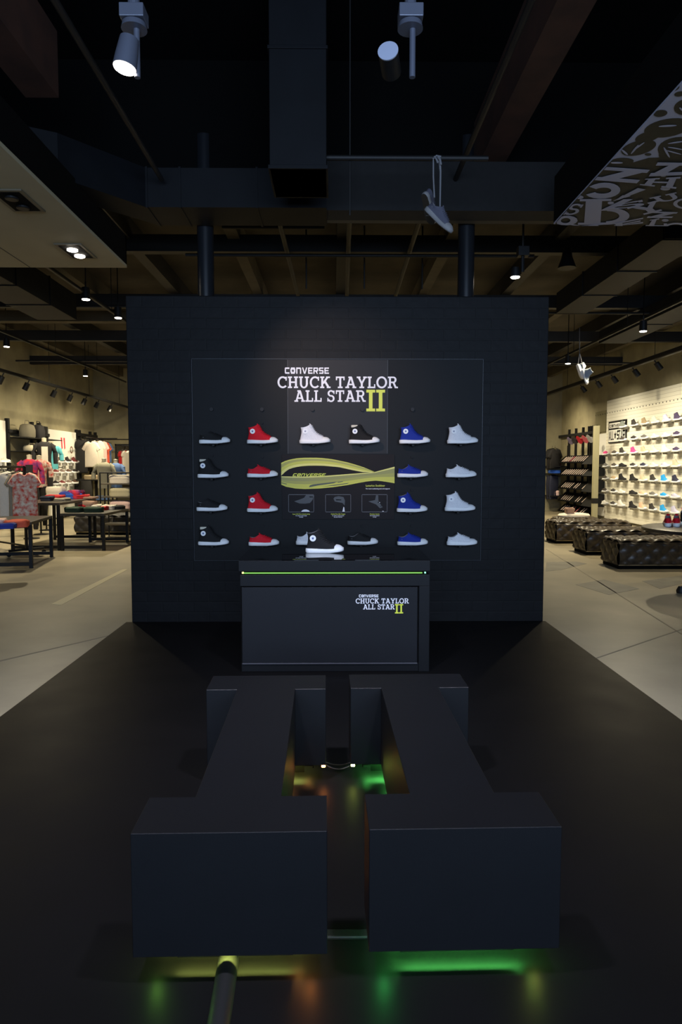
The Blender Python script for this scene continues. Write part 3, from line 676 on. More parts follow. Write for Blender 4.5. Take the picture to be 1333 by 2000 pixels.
def ycyl(r, t, n=20): return MB().poly3([[Vector((r * math.cos(2 * PI * k / n), 0, r * math.sin(2 * PI * k / n))) for k in range(n)], [Vector((r * math.cos(2 * PI * k / n), -t, r * math.sin(2 * PI * k / n))) for k in range(n)]])
def ystar(r, t):
    mb = MB()
    for p in star2(0, 0, r): mb.poly3([[Vector((x, 0, z)) for x, z in p], [Vector((x, -t, z)) for x, z in p]])
    return mb
def cloth(name, rgb): return mat('canvas_' + name, rgb, .85, noise=.1, nscale=80)
M_navy_star = mat('navy_star', (36, 62, 130), .6)
def sneaker(hi, upper, sole, loc, rz=0, label='', group=None, rot=None, patch=True, simple=False, cap=None, stuffing=False, name=None, star=None):
    nm = name or ('high_top_sneaker' if hi else 'low_top_sneaker'); h = 'hi' if hi else 'lo'
    o = empty(nm, loc, rz, label, 'sneaker', group, rot)
    link('sole', cached('sole', m_sole, sole), o)
    link('upper', cached('upper_' + h, lambda: m_upper(hi), upper), o).name = 'upper'
    link('toe_cap', cached('toe_cap', m_toecap, cap or sole), o)
    if simple:
        link('lining', cached('lining_' + h, lambda: m_lining(hi), upper), o); return o
    link('lining', cached('lining_' + h, lambda: m_lining(hi), M_lining), o)
    link('tongue', cached('tongue_' + h, lambda: m_tongue(hi), upper), o)
    link('laces', cached('laces_' + h, lambda: m_laces(hi), upper), o)
    if hi and patch:
        for s in (-1,):
            c = link('ankle_patch', cached('patch', lambda: ycyl(.0235, .004, 26), M_rubber, False), o, (.056, -.0318, .112), (R(-3), 0, 0))
            link('star', cached('star', lambda: ystar(.0125, .0012), star or M_navy_star, False), c, (0, -.004, 0))
    if stuffing: link('paper_stuffing', cached('stuff', lambda: MB().box(.022, -.016, .14, .082, .016, .172, .004), mat('cream_paper', (205, 198, 180), .8), False), o)
    return o
def yring(r0, r1, t, n=22):
    mb = MB()
    for p in garc(0, 0, r0, r0, 0, 360, r0 - r1, None, n): mb.poly3([[Vector((x, 0, z)) for x, z in p], [Vector((x, -t, z)) for x, z in p]])
    return mb
M_lining = mat('grey_lining', (120, 118, 120), .9)
C_black = cloth('black', (13, 12, 13)); C_red = cloth('red', (214, 10, 34)); C_blue = cloth('blue', (14, 42, 142)); C_white = cloth('white', (226, 226, 230)); C_grey = cloth('grey', (78, 78, 92))

# ------------------------------------------------------------------ display panel on the brick wall
x0, x1 = at(378, 900, WC - .03).x, at(941, 900, WC - .03).x; zt_, zb_ = at(660, 702, WC - .03).z, at(660, 1094, WC - .03).z
PY = WC - .03
DP = empty('wall_display_board', ((x0 + x1) / 2, PY, zb_), label='large charcoal wall panel carrying the sneakers and white slab lettering', cat='display panel')
pc = (x0 + x1) / 2; hw = (x1 - x0) / 2; ph = zt_ - zb_
MB().box(-hw, 0, 0, hw, .029, ph, .001).build('backing_board', M_panel, DP)
e = .006
for nm, bx in (('top', (-hw - e, -.006, ph, hw + e, .02, ph + e)), ('bottom', (-hw - e, -.006, -e, hw + e, .02, 0)), ('left', (-hw - e, -.006, 0, -hw, .02, ph)), ('right', (hw, -.006, 0, hw + e, .02, ph))):
    MB().box(*bx, .001).build('edge_trim', M_clear, DP)
X_ = lambda px: at(px, 900, PY).x - pc; Z_ = lambda py: at(660, py, PY).z - zb_
MB().box(X_(563), -.002, Z_(886), X_(757), 0, ph - .004).build('centre_board', M_panelmid, DP)
for px in (563, 757): MB().box(X_(px) - .002, -.003, Z_(886), X_(px) + .002, -.001, ph - .004).build('seam', mat('seam_grey', (46, 44, 46), .5), DP)
logo(DP, lambda a: X_(530 + a / 5.127), lambda b: Z_(700 + b / 5.127), -.002, 1)
for px in (415, 513, 611, 708, 805):
    link('peg', cached('peg', lambda: ycyl(.018, .02, 16), M_panelmid, False), DP, (X_(px), -.002, Z_(800)))
for px, py in ((513, 826), (513, 893), (415, 890), (805, 893), (805, 957), (513, 1027), (611, 1027), (805, 1027), (708, 1027)):
    link('peg', cached('peg_small', lambda: ycyl(.012, .012, 14), M_panel, False), DP, (X_(px), 0, Z_(py)))

# graphic panel in the middle: ribbon artwork, three small frames and captions
gx0, gx1, gz0, gz1 = X_(551), X_(771), Z_(1014), Z_(888)
GP = empty('graphic_panel', (pc + gx0, PY - .0021, zb_ + gz0), label='dark graphic board with lime ribbon artwork in the middle of the wall panel', cat='sign')
MB().box(0, -.010, 0, gx1 - gx0, 0, gz1 - gz0, .001).build('board', mat('graphic_board', (36, 33, 34), .6, spec=.1), GP)
def gx(a): return X_(540 + a / 5.332) - gx0
def gz(b): return Z_(880 + b / 5.332) - gz0
def gpoly(mb, pts, y=-.0105):
    n = [Vector((gx(a), y, gz(b))) for a, b in pts]; mb.poly3([n, [v + Vector((0, -.0006, 0)) for v in n]])
def strip(mb, A, B, y=-.0105):
    for (a, b), (c_, d2) in zip(zip(A, A[1:]), zip(B, B[1:])): gpoly(mb, [a, b, d2, c_], y)
def interp(P_, n=16):
    xs = [P_[0][0] + (P_[-1][0] - P_[0][0]) * k / n for k in range(n + 1)]; out = []
    for x in xs:
        for (a, b), (c_, d2) in zip(P_, P_[1:]):
            if a <= x <= c_ + 1e-6: t = (x - a) / max(c_ - a, 1e-6); t2 = t; out.append((x, b + (d2 - b) * t2)); break
    return out
def mixp(A, B, t): return [(a[0] * (1 - t) + b[0] * t, a[1] * (1 - t) + b[1] * t) for a, b in zip(A, B)]
T1 = interp([(52, 128), (100, 106), (150, 92), (220, 80), (300, 75), (430, 75), (520, 82), (600, 93), (750, 125), (900, 170), (1025, 222)], 24)
T2 = interp([(52, 262), (65, 250), (110, 205), (150, 186), (200, 173), (270, 162), (350, 157), (430, 157), (500, 159), (650, 172), (800, 205), (900, 224), (1025, 226)], 24)
B1 = interp([(52, 268), (170, 270), (300, 270), (520, 262), (700, 248), (880, 235), (1030, 222), (1130, 195), (1232, 168)], 24)
B2 = interp([(52, 355), (100, 376), (200, 395), (300, 400), (450, 395), (600, 380), (750, 358), (850, 338), (950, 320), (1050, 312), (1150, 326), (1232, 340)], 24)
tones = [mat('ribbon_lime_%d' % i, c_, .45) for i, c_ in enumerate(((186, 182, 34), (150, 146, 36), (196, 192, 44), (212, 204, 96), (134, 130, 44), (194, 190, 42)))]
for (A, B, ks, tn) in ((T1, T2, (0, .12, .4, .72, 1), (2, 1, 0, 3)), (B1, B2, (0, .1, .38, .62, .9, 1), (3, 4, 1, 0, 5))):
    for k in range(len(ks) - 1):
        mb = MB(); strip(mb, mixp(A, B, ks[k]), mixp(A, B, ks[k + 1])); mb.build('ribbon', tones[tn[k]], GP)
sl_ = MB()
for pts in ([(340, 382), (430, 364), (600, 340), (640, 322), (520, 336), (380, 352), (350, 362)], [(480, 374), (640, 352), (760, 336), (740, 346), (600, 366)], [(54, 332), (110, 346), (108, 352), (54, 340)], [(640, 326), (700, 318), (690, 326), (640, 334)]): gpoly(sl_, pts, -.0112)
sl_.build('ribbon_slots', mat('slot_dark', (64, 66, 40), .5), GP)
letters('CONVERSE', block, gx(168), gx(505), gz(268), gz(238), -.0116, M_printY, GP, 'brand_lettering', shear=.5, gap=.12)
fr = MB(); pics = [MB(), MB(), MB()]; hi_ = MB()
for ax in (125, 511, 891):
    w_ = 267
    for q in ([(ax, 456), (ax + w_, 456), (ax + w_, 461), (ax, 461)], [(ax, 636), (ax + w_, 636), (ax + w_, 641), (ax, 641)], [(ax, 456), (ax + 4, 456), (ax + 4, 641), (ax, 641)], [(ax + w_ - 4, 456), (ax + w_, 456), (ax + w_, 641), (ax + w_ - 4, 641)]): gpoly(fr, q)
gpoly(pics[0], [(185, 528), (240, 510), (290, 490), (310, 462), (390, 462), (380, 510), (350, 545), (300, 552), (240, 550)])
gpoly(pics[1], [(595, 500), (610, 482), (650, 474), (700, 484), (716, 520), (712, 572), (690, 545), (650, 538), (610, 530)])
gpoly(pics[2], [(960, 530), (1030, 515), (1040, 465), (1062, 465), (1066, 530), (1110, 590), (1080, 600), (1040, 560)])
gpoly(hi_, [(256, 640), (266, 624), (285, 614), (310, 612), (335, 620), (354, 640)]); gpoly(hi_, [(688, 640), (700, 586), (708, 590), (714, 640)])
for q in ((1058, 536, 24, 7), (1085, 574, 14, 6), (1105, 628, 16, 7), (345, 478, 38, 8), (622, 508, 54, 9)): gpoly(hi_, [(q[0], q[1]), (q[0] + q[2], q[1] + 2), (q[0] + q[2], q[1] + q[3]), (q[0], q[1] + q[3])])
fr.build('picture_frame', mat('frame_grey', (88, 86, 90), .5), GP); [q_.build('sneaker_drawing', mat('drawing_grey', (50, 49, 51), .5), GP) for q_ in pics]; hi_.build('drawing_highlight', M_printW, GP)
U = (gx(1000) - gx(0)) / 1000
def cap_(txt, a, b, h, m, align='CENTER', sx=1.0): text_mesh(txt, h * U * 1.35, m, GP, (gx(a), -.0105, gz(b)), align=align, sx=sx, bold=.0004, name='caption')
cap_('Lunarlon Sockliner', 932, 374, 20, M_printY, 'LEFT', .98); cap_('For more cushioning and arch support', 932, 402, 12, M_printW, 'LEFT', 1.0)
for ax, t1, t2, t3 in ((258, 'Super Soft Micro-Suede Lining', 'For added comfort inside', 'the shoe'), (644, 'Padded Non-Slip Tongue', 'For added comfort around', 'the top of the foot'), (1026, 'Premium Canvas', 'Rich durable material', 'to wear')):
    cap_(t1, ax, 665, 11, M_printY); cap_(t2, ax, 681, 8.5, M_printW); cap_(t3, ax, 695, 8.5, M_printW)

# the twenty sneakers on the wall
SHO = [  # left px, bottom py, kind, colour, label
 (388, 866, 0, 'black', 'black low-top with white sole, top row, leftmost column of the wall panel'),
 (482, 866, 1, 'red', 'red high-top in the top row of the wall panel'),
 (585, 866, 1, 'white', 'white high-top in the top row directly beneath the lettering'),
 (682, 866, 1, 'black', 'black high-top in the top row below the lime numeral'),
 (781, 866, 1, 'blue', 'blue high-top in the top row of the wall panel'),
 (875, 866, 1, 'white', 'white high-top in the top row at the right end of the wall panel'),
 (385, 933, 1, 'black', 'black high-top in the second row, leftmost column of the wall panel'),
 (482, 932, 0, 'red', 'red low-top left of the lime ribbon artwork'),
 (777, 932, 0, 'blue', 'blue low-top right of the lime ribbon artwork'),
 (872, 932, 0, 'white', 'white low-top in the second row, rightmost column of the wall panel'),
 (383, 998, 0, 'black', 'black low-top in the third row, leftmost column of the wall panel'),
 (482, 1000, 1, 'red', 'red high-top in the third row left of the small framed drawings'),
 (776, 1000, 1, 'blue', 'blue high-top in the third row right of the small framed drawings'),
 (870, 998, 1, 'white', 'white high-top in the third row, rightmost column of the wall panel'),
 (386, 1065, 1, 'black', 'black high-top in the bottom row, leftmost column of the wall panel'),
 (485, 1066, 0, 'red', 'red low-top in the bottom row of the wall panel, above the desk'),
 (578, 1064, 0, 'white', 'white low-top in the bottom row half hidden behind the desk sneaker'),
 (679, 1064, 0, 'black', 'black low-top in the bottom row just right of the desk sneaker'),
 (777, 1065, 0, 'blue', 'blue low-top in the bottom row of the wall panel'),
 (874, 1065, 0, 'white', 'white low-top in the bottom row, rightmost column of the wall panel')]
CC = dict(black=C_black, red=C_red, blue=C_blue, white=C_white)
M_star_w = mat('grey_star', (120, 125, 150), .6)
yc = PY - .075
for (px, py, hi, cn, lb) in SHO:
    p = at(px, py, yc - .03)
    star = M_star_w if cn == 'white' else None
    sneaker(bool(hi), CC[cn], M_rubber, (p.x, yc, p.z), 0, lb, 'sneakers on the wall panel', stuffing=(hi and cn == 'black'), star=star)
    # small dark ledge carrying the shoe
    k = empty('shoe_ledge', (p.x + .13, PY, p.z), label='ledge under the ' + ' '.join(lb.replace(' with white sole', '').replace(' of the wall panel', '').replace(', above the desk', '').split()[:12]), cat='shelf', group='ledges under the wall sneakers')
    link('plate', cached('ledge', lambda: MB().box(-.05, -.11, -.008, .05, 0, -.0005, .001), M_black, False), k)
    link('bracket', cached('ledge_br', lambda: MB().box(-.012, -.07, -.025, .012, 0, -.008, .001), M_black, False), k)

# hero sneaker on the desk
p = pl(597, 1081, DESK_TOP)
sc_ = (pl(672, 1081, DESK_TOP).x - p.x) / .29
hs = sneaker(True, C_black, M_rubber, (p.x, p.y + .05, DESK_TOP + .001), 0, 'black high-top sneaker with round star patch standing on the glossy desk top', None, name='desk_sneaker')
hs.scale = (sc_, sc_, sc_)

# grey sneakers hanging by their laces from the pipe
M_dimrub = mat('dimmed_white_rubber', (128, 126, 126), .6)  # white rubber darkened in colour for the dim light under the ceiling
hp = at(850, 308, 5.6)
a = at(836, 400, 5.55)
h2 = sneaker(False, C_grey, M_dimrub, at(832, 396, 5.5), 0, 'grey sneaker hanging by its lace from the ceiling pipe, the lower one of the pair', 'sneakers hanging from the pipe', rot=(R(14), R(46), R(-12)), patch=False, name='hanging_sneaker')
h2.location = at(829, 409, 5.5)
h1 = sneaker(False, C_grey, M_dimrub, at(826, 372, 5.6), 0, 'grey sneaker hanging by its lace from the ceiling pipe, the upper one of the pair', 'sneakers hanging from the pipe', rot=(R(20), R(38), R(66)), patch=False, name='hanging_sneaker')
h1.location = at(828, 378, 5.62)
for hh in (h1, h2): link('outsole', cached('outsole', m_outsole, mat('brown_gum_rubber', (46, 38, 28), .8), False), hh)
a, b = at(847, 312, 5.575), at(849, 386, 5.58)
MBl = MB().tube([a, at(847, 345, 5.575), b], .006, 6); o = MBl.build('lace', M_lace)
tag(o, 'long pale lace from the pipe to the upper hanging grey sneaker', 'shoelace', 'laces of the hanging sneakers')
a, b = at(859, 309, 5.575), at(860, 404, 5.5)
o = MB().tube([a, at(861, 335, 5.575), b], [.011, .008, .006], 6).build('lace', M_lace); tag(o, 'long pale lace from the pipe to the lower hanging grey sneaker', 'shoelace', 'laces of the hanging sneakers')
o = MB().tube([at(849, 306, 5.56), at(853, 311, 5.55), at(856, 318, 5.56)], .008, 6).tube([at(856, 306, 5.56), at(860, 312, 5.55), at(862, 322, 5.56)], .009, 6).tube([at(846, 311, 5.57), at(853, 304, 5.57), at(862, 306, 5.57)], .007, 6).build('lace_knot', M_lace)
tag(o, 'pale lace knot wound around the ceiling pipe', 'shoelace')
# small pair in the right room
M_pale = cloth('pale_blue', (150, 160, 170))
for k, (px, py, r_) in enumerate(((1127, 712, (0, R(65), R(20))), (1137, 722, (0, R(75), R(-30))))):
    q = at(px, py, 12.5); s_ = sneaker(True, M_pale, M_rubber, q, 0, 'pale sneaker dangling high in the right room, %s of its pair' % ('left' if k == 0 else 'right'), 'pale dangling sneakers', rot=r_, simple=True, name='hanging_sneaker')
    tag(MB().tube([at(px + 3, py - 2, 12.5), at(1133, 690, 12.5), at(1133, 640, 12.5)], .008, 6).build('lace', M_lace), 'lace of the pale dangling sneaker, %s of its pair' % ('left' if k == 0 else 'right'), 'shoelace')
# ------------------------------------------------------------------ right room: white shoe wall
ys0, ys1 = YX(1187, XR), YX(1333, XR) - 2.0
zs1 = 1.5 + (912 - 784) * ys0 / F
sw = empty('slatwall', (XR - .053, ys1, 0), label='tall white slatwall of sneaker rows on the right concrete wall', cat='slatwall')
MB().box(0, 0, .06, .05, ys0 - ys1, zs1).build('slatwall_board', M_slat, sw)
dts = MB()
for k in range(40): dts.box(-.003, .3 + k * .17, zs1 - .36, 0, .33 + k * .17, zs1 - .33)
dts.build('peg_holes', M_black, sw)
# enamel style sign
yA, yB_ = YX(1187, XR - .09), YX(1221, XR - .09)
zA, zB = at(1187, 866, yA).z, at(1187, 824, yA).z
sg = empty('wall_sign', (XR - .055, yA, zA), rz=-PI / 2, label='black and white brand sign at the left end of the white shoe wall', cat='sign')
Wd, Hd = yA - yB_, zB - zA
MB().box(0, -.03, 0, Wd, 0, Hd, .002).build('sign_board', M_black, sg)
MB().box(.03, -.034, .03, Wd - .03, -.03, Hd * .60).build('white_field', M_white, sg)
MB().box(.06, -.034, Hd * .68, Wd - .06, -.03, Hd - .05).build('white_field', M_white, sg)
letters('CONVERSE', block, .10, Wd - .10, Hd * .72, Hd - .09, -.034, M_black, sg, 'brand_lettering', gap=.12, ext=.003)
def cond(c):
    if c == 'A': return .8, [gdiag(.15, 0, .35, 1, .16), gdiag(.65, 0, .45, 1, .16), gbox(.2, .2, .6, .34)]
    if c == 'L': return .6, [gbox(0, 0, .18, 1), gbox(0, 0, .55, .16)]
    if c == 'S': return .7, block('S')[1]
    if c == 'T': return .7, [gbox(.26, 0, .44, 1), gbox(0, .84, .7, 1)]
    if c == 'R': return .8, block('R')[1]
    return 1.1, [[(a * 1 , b) for a, b in q] for q in star2(.5, .5, .55)]
letters('ALL*STAR', cond, .06, Wd - .06, .08, Hd * .55, -.034, M_black, sg, 'lettering', gap=.12, ext=.003)

cols_px = dict(A=1184, B=1201, C=1216, D=1238, E=1258, F=1278, G=1300, H=1322, I=1344)
pal = dict(black=(22, 20, 22), plaid=(120, 126, 118), tan=(170, 148, 116), mint=(206, 222, 208), lilac=(196, 194, 220), plum=(72, 60, 92), white=(232, 228, 218), navy=(44, 46, 70), pink=(232, 70, 140), peach=(226, 190, 160),
           paleblue=(190, 206, 232), grey=(110, 108, 104), beige=(206, 194, 166), blue=(40, 160, 232), magenta=(224, 30, 150), charcoal=(52, 48, 46), dark=(70, 62, 56))
rows = ['C1plaid D1charcoal E1tan F1mint G1lilac H1plum I1plum', 'C0dark D0charcoal E0grey F0white G0lilac H0plum I0magenta', 'A0pink B0dark C1charcoal D1pink E1peach F1mint G1paleblue H0plum I1magenta',
        'A0grey B0dark C0black D0charcoal E0navy F0mint G0lilac H1beige I1pink', 'A0dark B0tan C1black D1black E1beige F1charcoal G1blue H1navy I1magenta',
        'A0dark B0charcoal C0white D0black E0peach F0grey G0blue H0lilac I0magenta', 'A0white B0charcoal C1white D1black E1peach F1charcoal G1blue H1lilac I1magenta']
rz_ = [2.53, 2.185, 1.84, 1.50, 1.155, .81, .465]
rown = ['top', 'second', 'third', 'middle', 'fifth', 'sixth', 'bottom']; coln = dict(A='first', B='second', C='third', D='fourth', E='fifth', F='sixth', G='seventh', H='eighth', I='ninth')
kind_ = {'0': 'low-top', '1': 'high-top'}
for r, row in enumerate(rows):
    for it in row.split():
        c, k, cn = it[0], it[1], it[2:]
        y = YX(cols_px[c], XR - .16); mono = cn == 'black'
        nm = {'plaid': 'grey green', 'plum': 'dark purple', 'paleblue': 'pale blue', 'dark': 'dark brown', 'charcoal': 'charcoal'}.get(cn, cn)
        x = XR - .115
        # heel to toe runs toward the camera with the toe turned a little to the wall
        o = sneaker(k == '1', cloth('wall_' + cn, pal[cn]), cloth('wall_black', pal['black']) if mono else M_rubber, (x - .075, y + .14, rz_[r]), R(-74), '%s %s, %s row of the white shoe wall, %s column from far end' % (nm, kind_[k], rown[r], coln[c]), 'sneakers on the white shoe wall', simple=True)
        l = link('shoe_shelf', cached('sshelf', lambda: MB().box(-.165, -.16, -.012, 0, .17, -.0005, .001).box(-.12, -.11, -.05, 0, .12, -.012), mat('frosted_shelf', (150, 146, 132), .4), False), None, (XR - .0505, y, rz_[r]))
        tag(l, 'ledge under the %s %s, %s row of the shoe wall, %s column' % (nm, kind_[k], rown[r], coln[c]), 'shelf', 'ledges of the white shoe wall')

# pale square post and the fixtures further back on the right wall
p = pl(1164, 1013); px_ = 7.05; py_ = YX(1164, px_)
o = empty('square_post', (px_, py_, 0), label='cream square post standing left of the white shoe wall', cat='post')
MB().box(-.065, -.065, 0, .065, .065, 2.6, .004).build('shaft', mat('cream_post', (150, 144, 112), .7), o)
MB().box(-.07, -.07, .52, .07, .07, .66, .002).build('band', M_black, o)
# white board with four slanted black shelves between post and shoe wall
y0, y1 = ys0 + .02, ys0 + .95
o = empty('slanted_shelf_unit', (XR - .04, y0, 0), label='white board with slanted black shelves beside the cream post', cat='shelf unit')
MB().box(0, 0, .1, .04, y1 - y0, 2.45).build('back_board', M_white, o)
for k, zz_ in enumerate((1.58, 1.24, .78, .36)):
    h = .26 if k < 2 else .36
    MB().poly3([[Vector((0, .03, zz_ + h)), Vector((-.12, .03, zz_ + h)), Vector((-.40, .03, zz_)), Vector((0, .03, zz_))], [Vector((0, .8, zz_ + h)), Vector((-.12, .8, zz_ + h)), Vector((-.40, .8, zz_)), Vector((0, .8, zz_))]]).build('slanted_shelf', M_black, o)
one('wall_mirror_panel', MB().box(XR - .03, y0 + .1, 2.5, XR - .001, y1 - .05, 3.1, .002), mat('olive_board', (112, 106, 78), .5), 'olive square board above the slanted black shelves', 'board')

ya, yb = YX(1172, XR), YX(1077, XR) - .6
WFX = empty('wall_fixture', (XR - .001, ya, 0), label='black wall fixture with uprights and five slanted shelves of packs', cat='wall fixture')
Lf = yb - ya
for k in range(8):
    y = .12 + k * .16 if k < 5 else 1.25 + (k - 5) * .62
    y = min(y, Lf - .05)
    MB().box(-.07, y, .25, 0, y + .05, 2.72).build('upright', M_black, WFX)
MB().box(-.1, 0, 2.48, -.07, Lf, 2.56).build('cross_rail', M_black, WFX)
sh = [(1.62, 1.86), (1.22, 1.46), (.80, 1.06), (.40, .68), (.06, .3)]
Ls = min(Lf, 2.55)
for z0, z1 in sh:
    MB().poly3([[Vector((-.07, 0, z0)), Vector((-.36, 0, z0)), Vector((-.36, 0, z0 + .03)), Vector((-.12, 0, z1)), Vector((-.07, 0, z1))], [Vector((-.07, Ls, z0)), Vector((-.36, Ls, z0)), Vector((-.36, Ls, z0 + .03)), Vector((-.12, Ls, z1)), Vector((-.07, Ls, z1))]]).build('slanted_shelf', M_matte, WFX)
M_pack = mat('pale_pack', (226, 210, 196), .6, rgb2=(150, 120, 112), nscale=60); M_packr = mat('rosy_pack', (190, 110, 116), .6, rgb2=(150, 60, 70), nscale=60)
for r, (z0, z1) in enumerate(sh):
    for k in range(11):
        if (r, k) in ((2, 1), (2, 2), (2, 5), (3, 1), (3, 4), (3, 5), (4, 2), (4, 4), (4, 7)) : continue
        y = ya + .42 + k * .185
        m_ = M_packr if (r, k) in ((0, 6), (4, 3), (4, 5)) else M_pack
        c_ = link('sock_pack', cached('pack_', lambda: MB().box(-.01, -.018, 0, .01, .018, .23, .003), m_, False), None, (XR - .345, y, z0 + .045), (0, R(46), 0))
        tag(c_, '%s slim pack, %s from the post, %s slanted shelf of the right fixture' % ('rosy' if m_ is M_packr else 'pale', ['first', 'second', 'third', 'fourth', 'fifth', 'sixth', 'seventh', 'eighth', 'ninth', 'tenth', 'eleventh'][k], ['top', 'second', 'third', 'fourth', 'bottom'][r]), 'pack', '%s packs on the %s slanted shelf' % ('rosy' if m_ is M_packr else 'pale', ['top', 'second', 'third', 'fourth', 'bottom'][r]))
# cap row
def cap_obj(m, loc, label):
    o = empty('cap', loc, label=label, cat='cap', group='caps hanging under the fixture rail', rot=(R(0), R(-55), R(200)))
    MB().lathe([(.001, .11), (.05, .10), (.085, .06), (.09, 0), (.085, 0)], 14).build('crown', m, o, smooth=True)
    pts = [(.08 * math.cos(t), .085 * math.sin(t)) for t in [R(-60 + 12 * k) for k in range(11)]]; pts2 = [(.08 + .11 * math.cos(R(-70 + 14 * k)), .085 * math.sin(R(-70 + 14 * k))) for k in range(10, -1, -1)]
    MB().prism(pts + pts2, -.004, .004).build('brim', m, o); return o
for k, (px, c_, t) in enumerate(((1152, (170, 168, 168), 'grey'), (1143, (196, 90, 100), 'rose'), (1132, (186, 24, 42), 'red'), (1122, (40, 34, 40), 'black'), (1114, (96, 86, 110), 'mauve'))):
    cap_obj(cloth('cap_' + t, c_), (XR - .40, YX(px, XR - .4), 2.26), '%s cap hanging under the black rail of the right wall fixture' % t)
# ---- generic garments
def garment(kind, m, loc, rz=0, label='', group=None, w=.46, h=.68, cat='shirt', hanger=True, name='hanging_shirt', sleeve=.2, t=.05, trim=None):
    o = empty(name, loc, rz, label, cat, group)
    if kind == 'shirt': out = [(-.08, 0), (-.2 * w / .46, -.04), (-w / 2 - sleeve * .45, -.07 - sleeve), (-w / 2 - sleeve * .1, -.12 - sleeve), (-w / 2 + .02, -.17), (-w / 2 + .01, -h), (w / 2 - .01, -h), (w / 2 - .02, -.17), (w / 2 + sleeve * .1, -.12 - sleeve), (w / 2 + sleeve * .45, -.07 - sleeve), (.2 * w / .46, -.04), (.08, 0), (0, -.05)]
    elif kind == 'trousers': out = [(-w * .36, 0), (-w * .42, -.3), (-w * .36, -h), (-.02, -h), (0, -.32), (.02, -h), (w * .36, -h), (w * .42, -.3), (w * .36, 0)]
    cx = sum(a for a, _ in out) / len(out); cz = sum(b for _, b in out) / len(out)
    mb = MB(); n = len(out)
    def lay(sc, y): return [Vector((cx + (a - cx) * sc, y + .008 * math.sin(i * 2.3), cz + (b - cz) * (1 - (1 - sc) * .5))) for i, (a, b) in enumerate(out)]
    mb.poly3([lay(.82, -t), lay(.94, -t * .8), lay(1.0, 0), lay(.94, t * .8), lay(.82, t)])
    b = mb.build('body', m, o, smooth=True)
    if trim is not None: MB().box(-w / 2 + .02, -t - .004, -h + .02, w / 2 - .02, t + .004, -h + .07).build('hem_stripe', trim, o)
    if hanger: MB().tube([(-.2, 0, -.03), (0, 0, .03), (.2, 0, -.03)], .008, 6).tube([(0, 0, .03), (0, 0, .09), (.02, 0, .10)], .004, 5).build('hanger', M_black, o)
    return o
def folded(m, loc, rz=0, label='', group=None, w=.26, d=.32, h=.05, name='folded_garment', cat='folded clothes'):
    mb = MB(); n = 20; rr = []
    sd = random.random() * 9
    for k, (z, s) in enumerate(((0, .95), (h * .25, 1.0), (h * .45, .96), (h * .55, 1.0), (h * .85, .99), (h, .9))):
        rr.append([Vector((w / 2 * s * math.copysign(abs(math.cos(t)) ** .45, math.cos(t)) + .006 * math.sin(5 * t + sd + k), d / 2 * s * math.copysign(abs(math.sin(t)) ** .45, math.sin(t)) + .006 * math.cos(4 * t + sd), z + (.008 * math.sin(3 * t + sd) if k == 5 else 0))) for t in [2 * PI * q / n for q in range(n)]])
    mb.poly3(rr)
    return tag(mb.build(name, m, None, loc, (0, 0, rz), smooth=True), label, cat, group)
def torso(loc, rz, label, mcl, sleeve=True, m2=None, stand=0.0, hs=1.0, legs=None, cat='mannequin', group=None, sleeves=True):
    o = empty('mannequin', loc, rz, label, cat, group); Z0 = stand
    MB().lathe([(.052, .60), (.050, .68), (.056, .70), (.0005, .715)], 16, sy=.9).build('neck_form', mat('pale_mannequin', (206, 196, 170), .5), o, (0, 0, Z0), smooth=True)
    prof = [(.150, .0), (.155, .05), (.145, .18), (.150, .3), (.170, .42), (.178, .50), (.165, .56), (.10, .60), (.06, .62)]
    t = MB().lathe(prof, 24, sy=.62).build('shirt_body', mcl, o, (0, 0, Z0), smooth=True)
    if sleeves:
        for s in (-1, 1): MB().tube([(s * .12, 0, .565), (s * .19, 0, .50), (s * .235, -.01, .36), (s * .24, -.03, .22 if sleeves == 1 else .1)], [.05, .062, .055, .05], 12).build('sleeve', mcl, o, (0, 0, Z0), smooth=True)
    if m2: MB().prism([(-.07, -.115), (.07, -.115), (.06, -.125), (-.06, -.125)], .02, .50).build('front_panel', m2, o, (0, .002, Z0))
    if legs:
        for s in (-1, 1): MB().tube([(s * .08, 0, .02), (s * .095, 0, -.25), (s * .09, 0, -.55), (s * .085, .01, -.85)], [.085, .085, .06, .045], 12).build('trouser_leg', legs, o, (0, 0, Z0), smooth=True)
    if stand:
        MB().tube([(0, 0, .02), (0, 0, Z0 + .05)], .018, 8).build('stand_pole', M_black, o); MB().lathe([(.16, 0), (.16, .015), (.03, .03)], 20).build('stand_base', M_black, o)
    return o
G_white = cloth('garment_white', (222, 212, 196)); G_grey = cloth('garment_grey', (138, 132, 116)); G_black = cloth('garment_black', (24, 22, 24)); G_navy = cloth('garment_navy', (28, 32, 54))
G_red = cloth('garment_red', (176, 20, 28)); G_blue = cloth('garment_blue', (40, 92, 190)); G_green = cloth('garment_green', (30, 52, 36)); G_orange = cloth('garment_orange', (226, 96, 66)); G_cyan = cloth('garment_cyan', (96, 186, 200)); G_denim = cloth('garment_denim', (84, 112, 160)); G_pink = cloth('garment_pink', (236, 200, 190))
G_floral = mat('floral_cloth', (214, 206, 190), .85, rgb2=(190, 60, 44), nscale=16); G_plaid = mat('red_purple_cloth', (206, 38, 44), .85, rgb2=(70, 40, 110), nscale=9)
G_brown = cloth('garment_taupe', (150, 120, 104)); G_royal = cloth('garment_royal', (44, 60, 150))
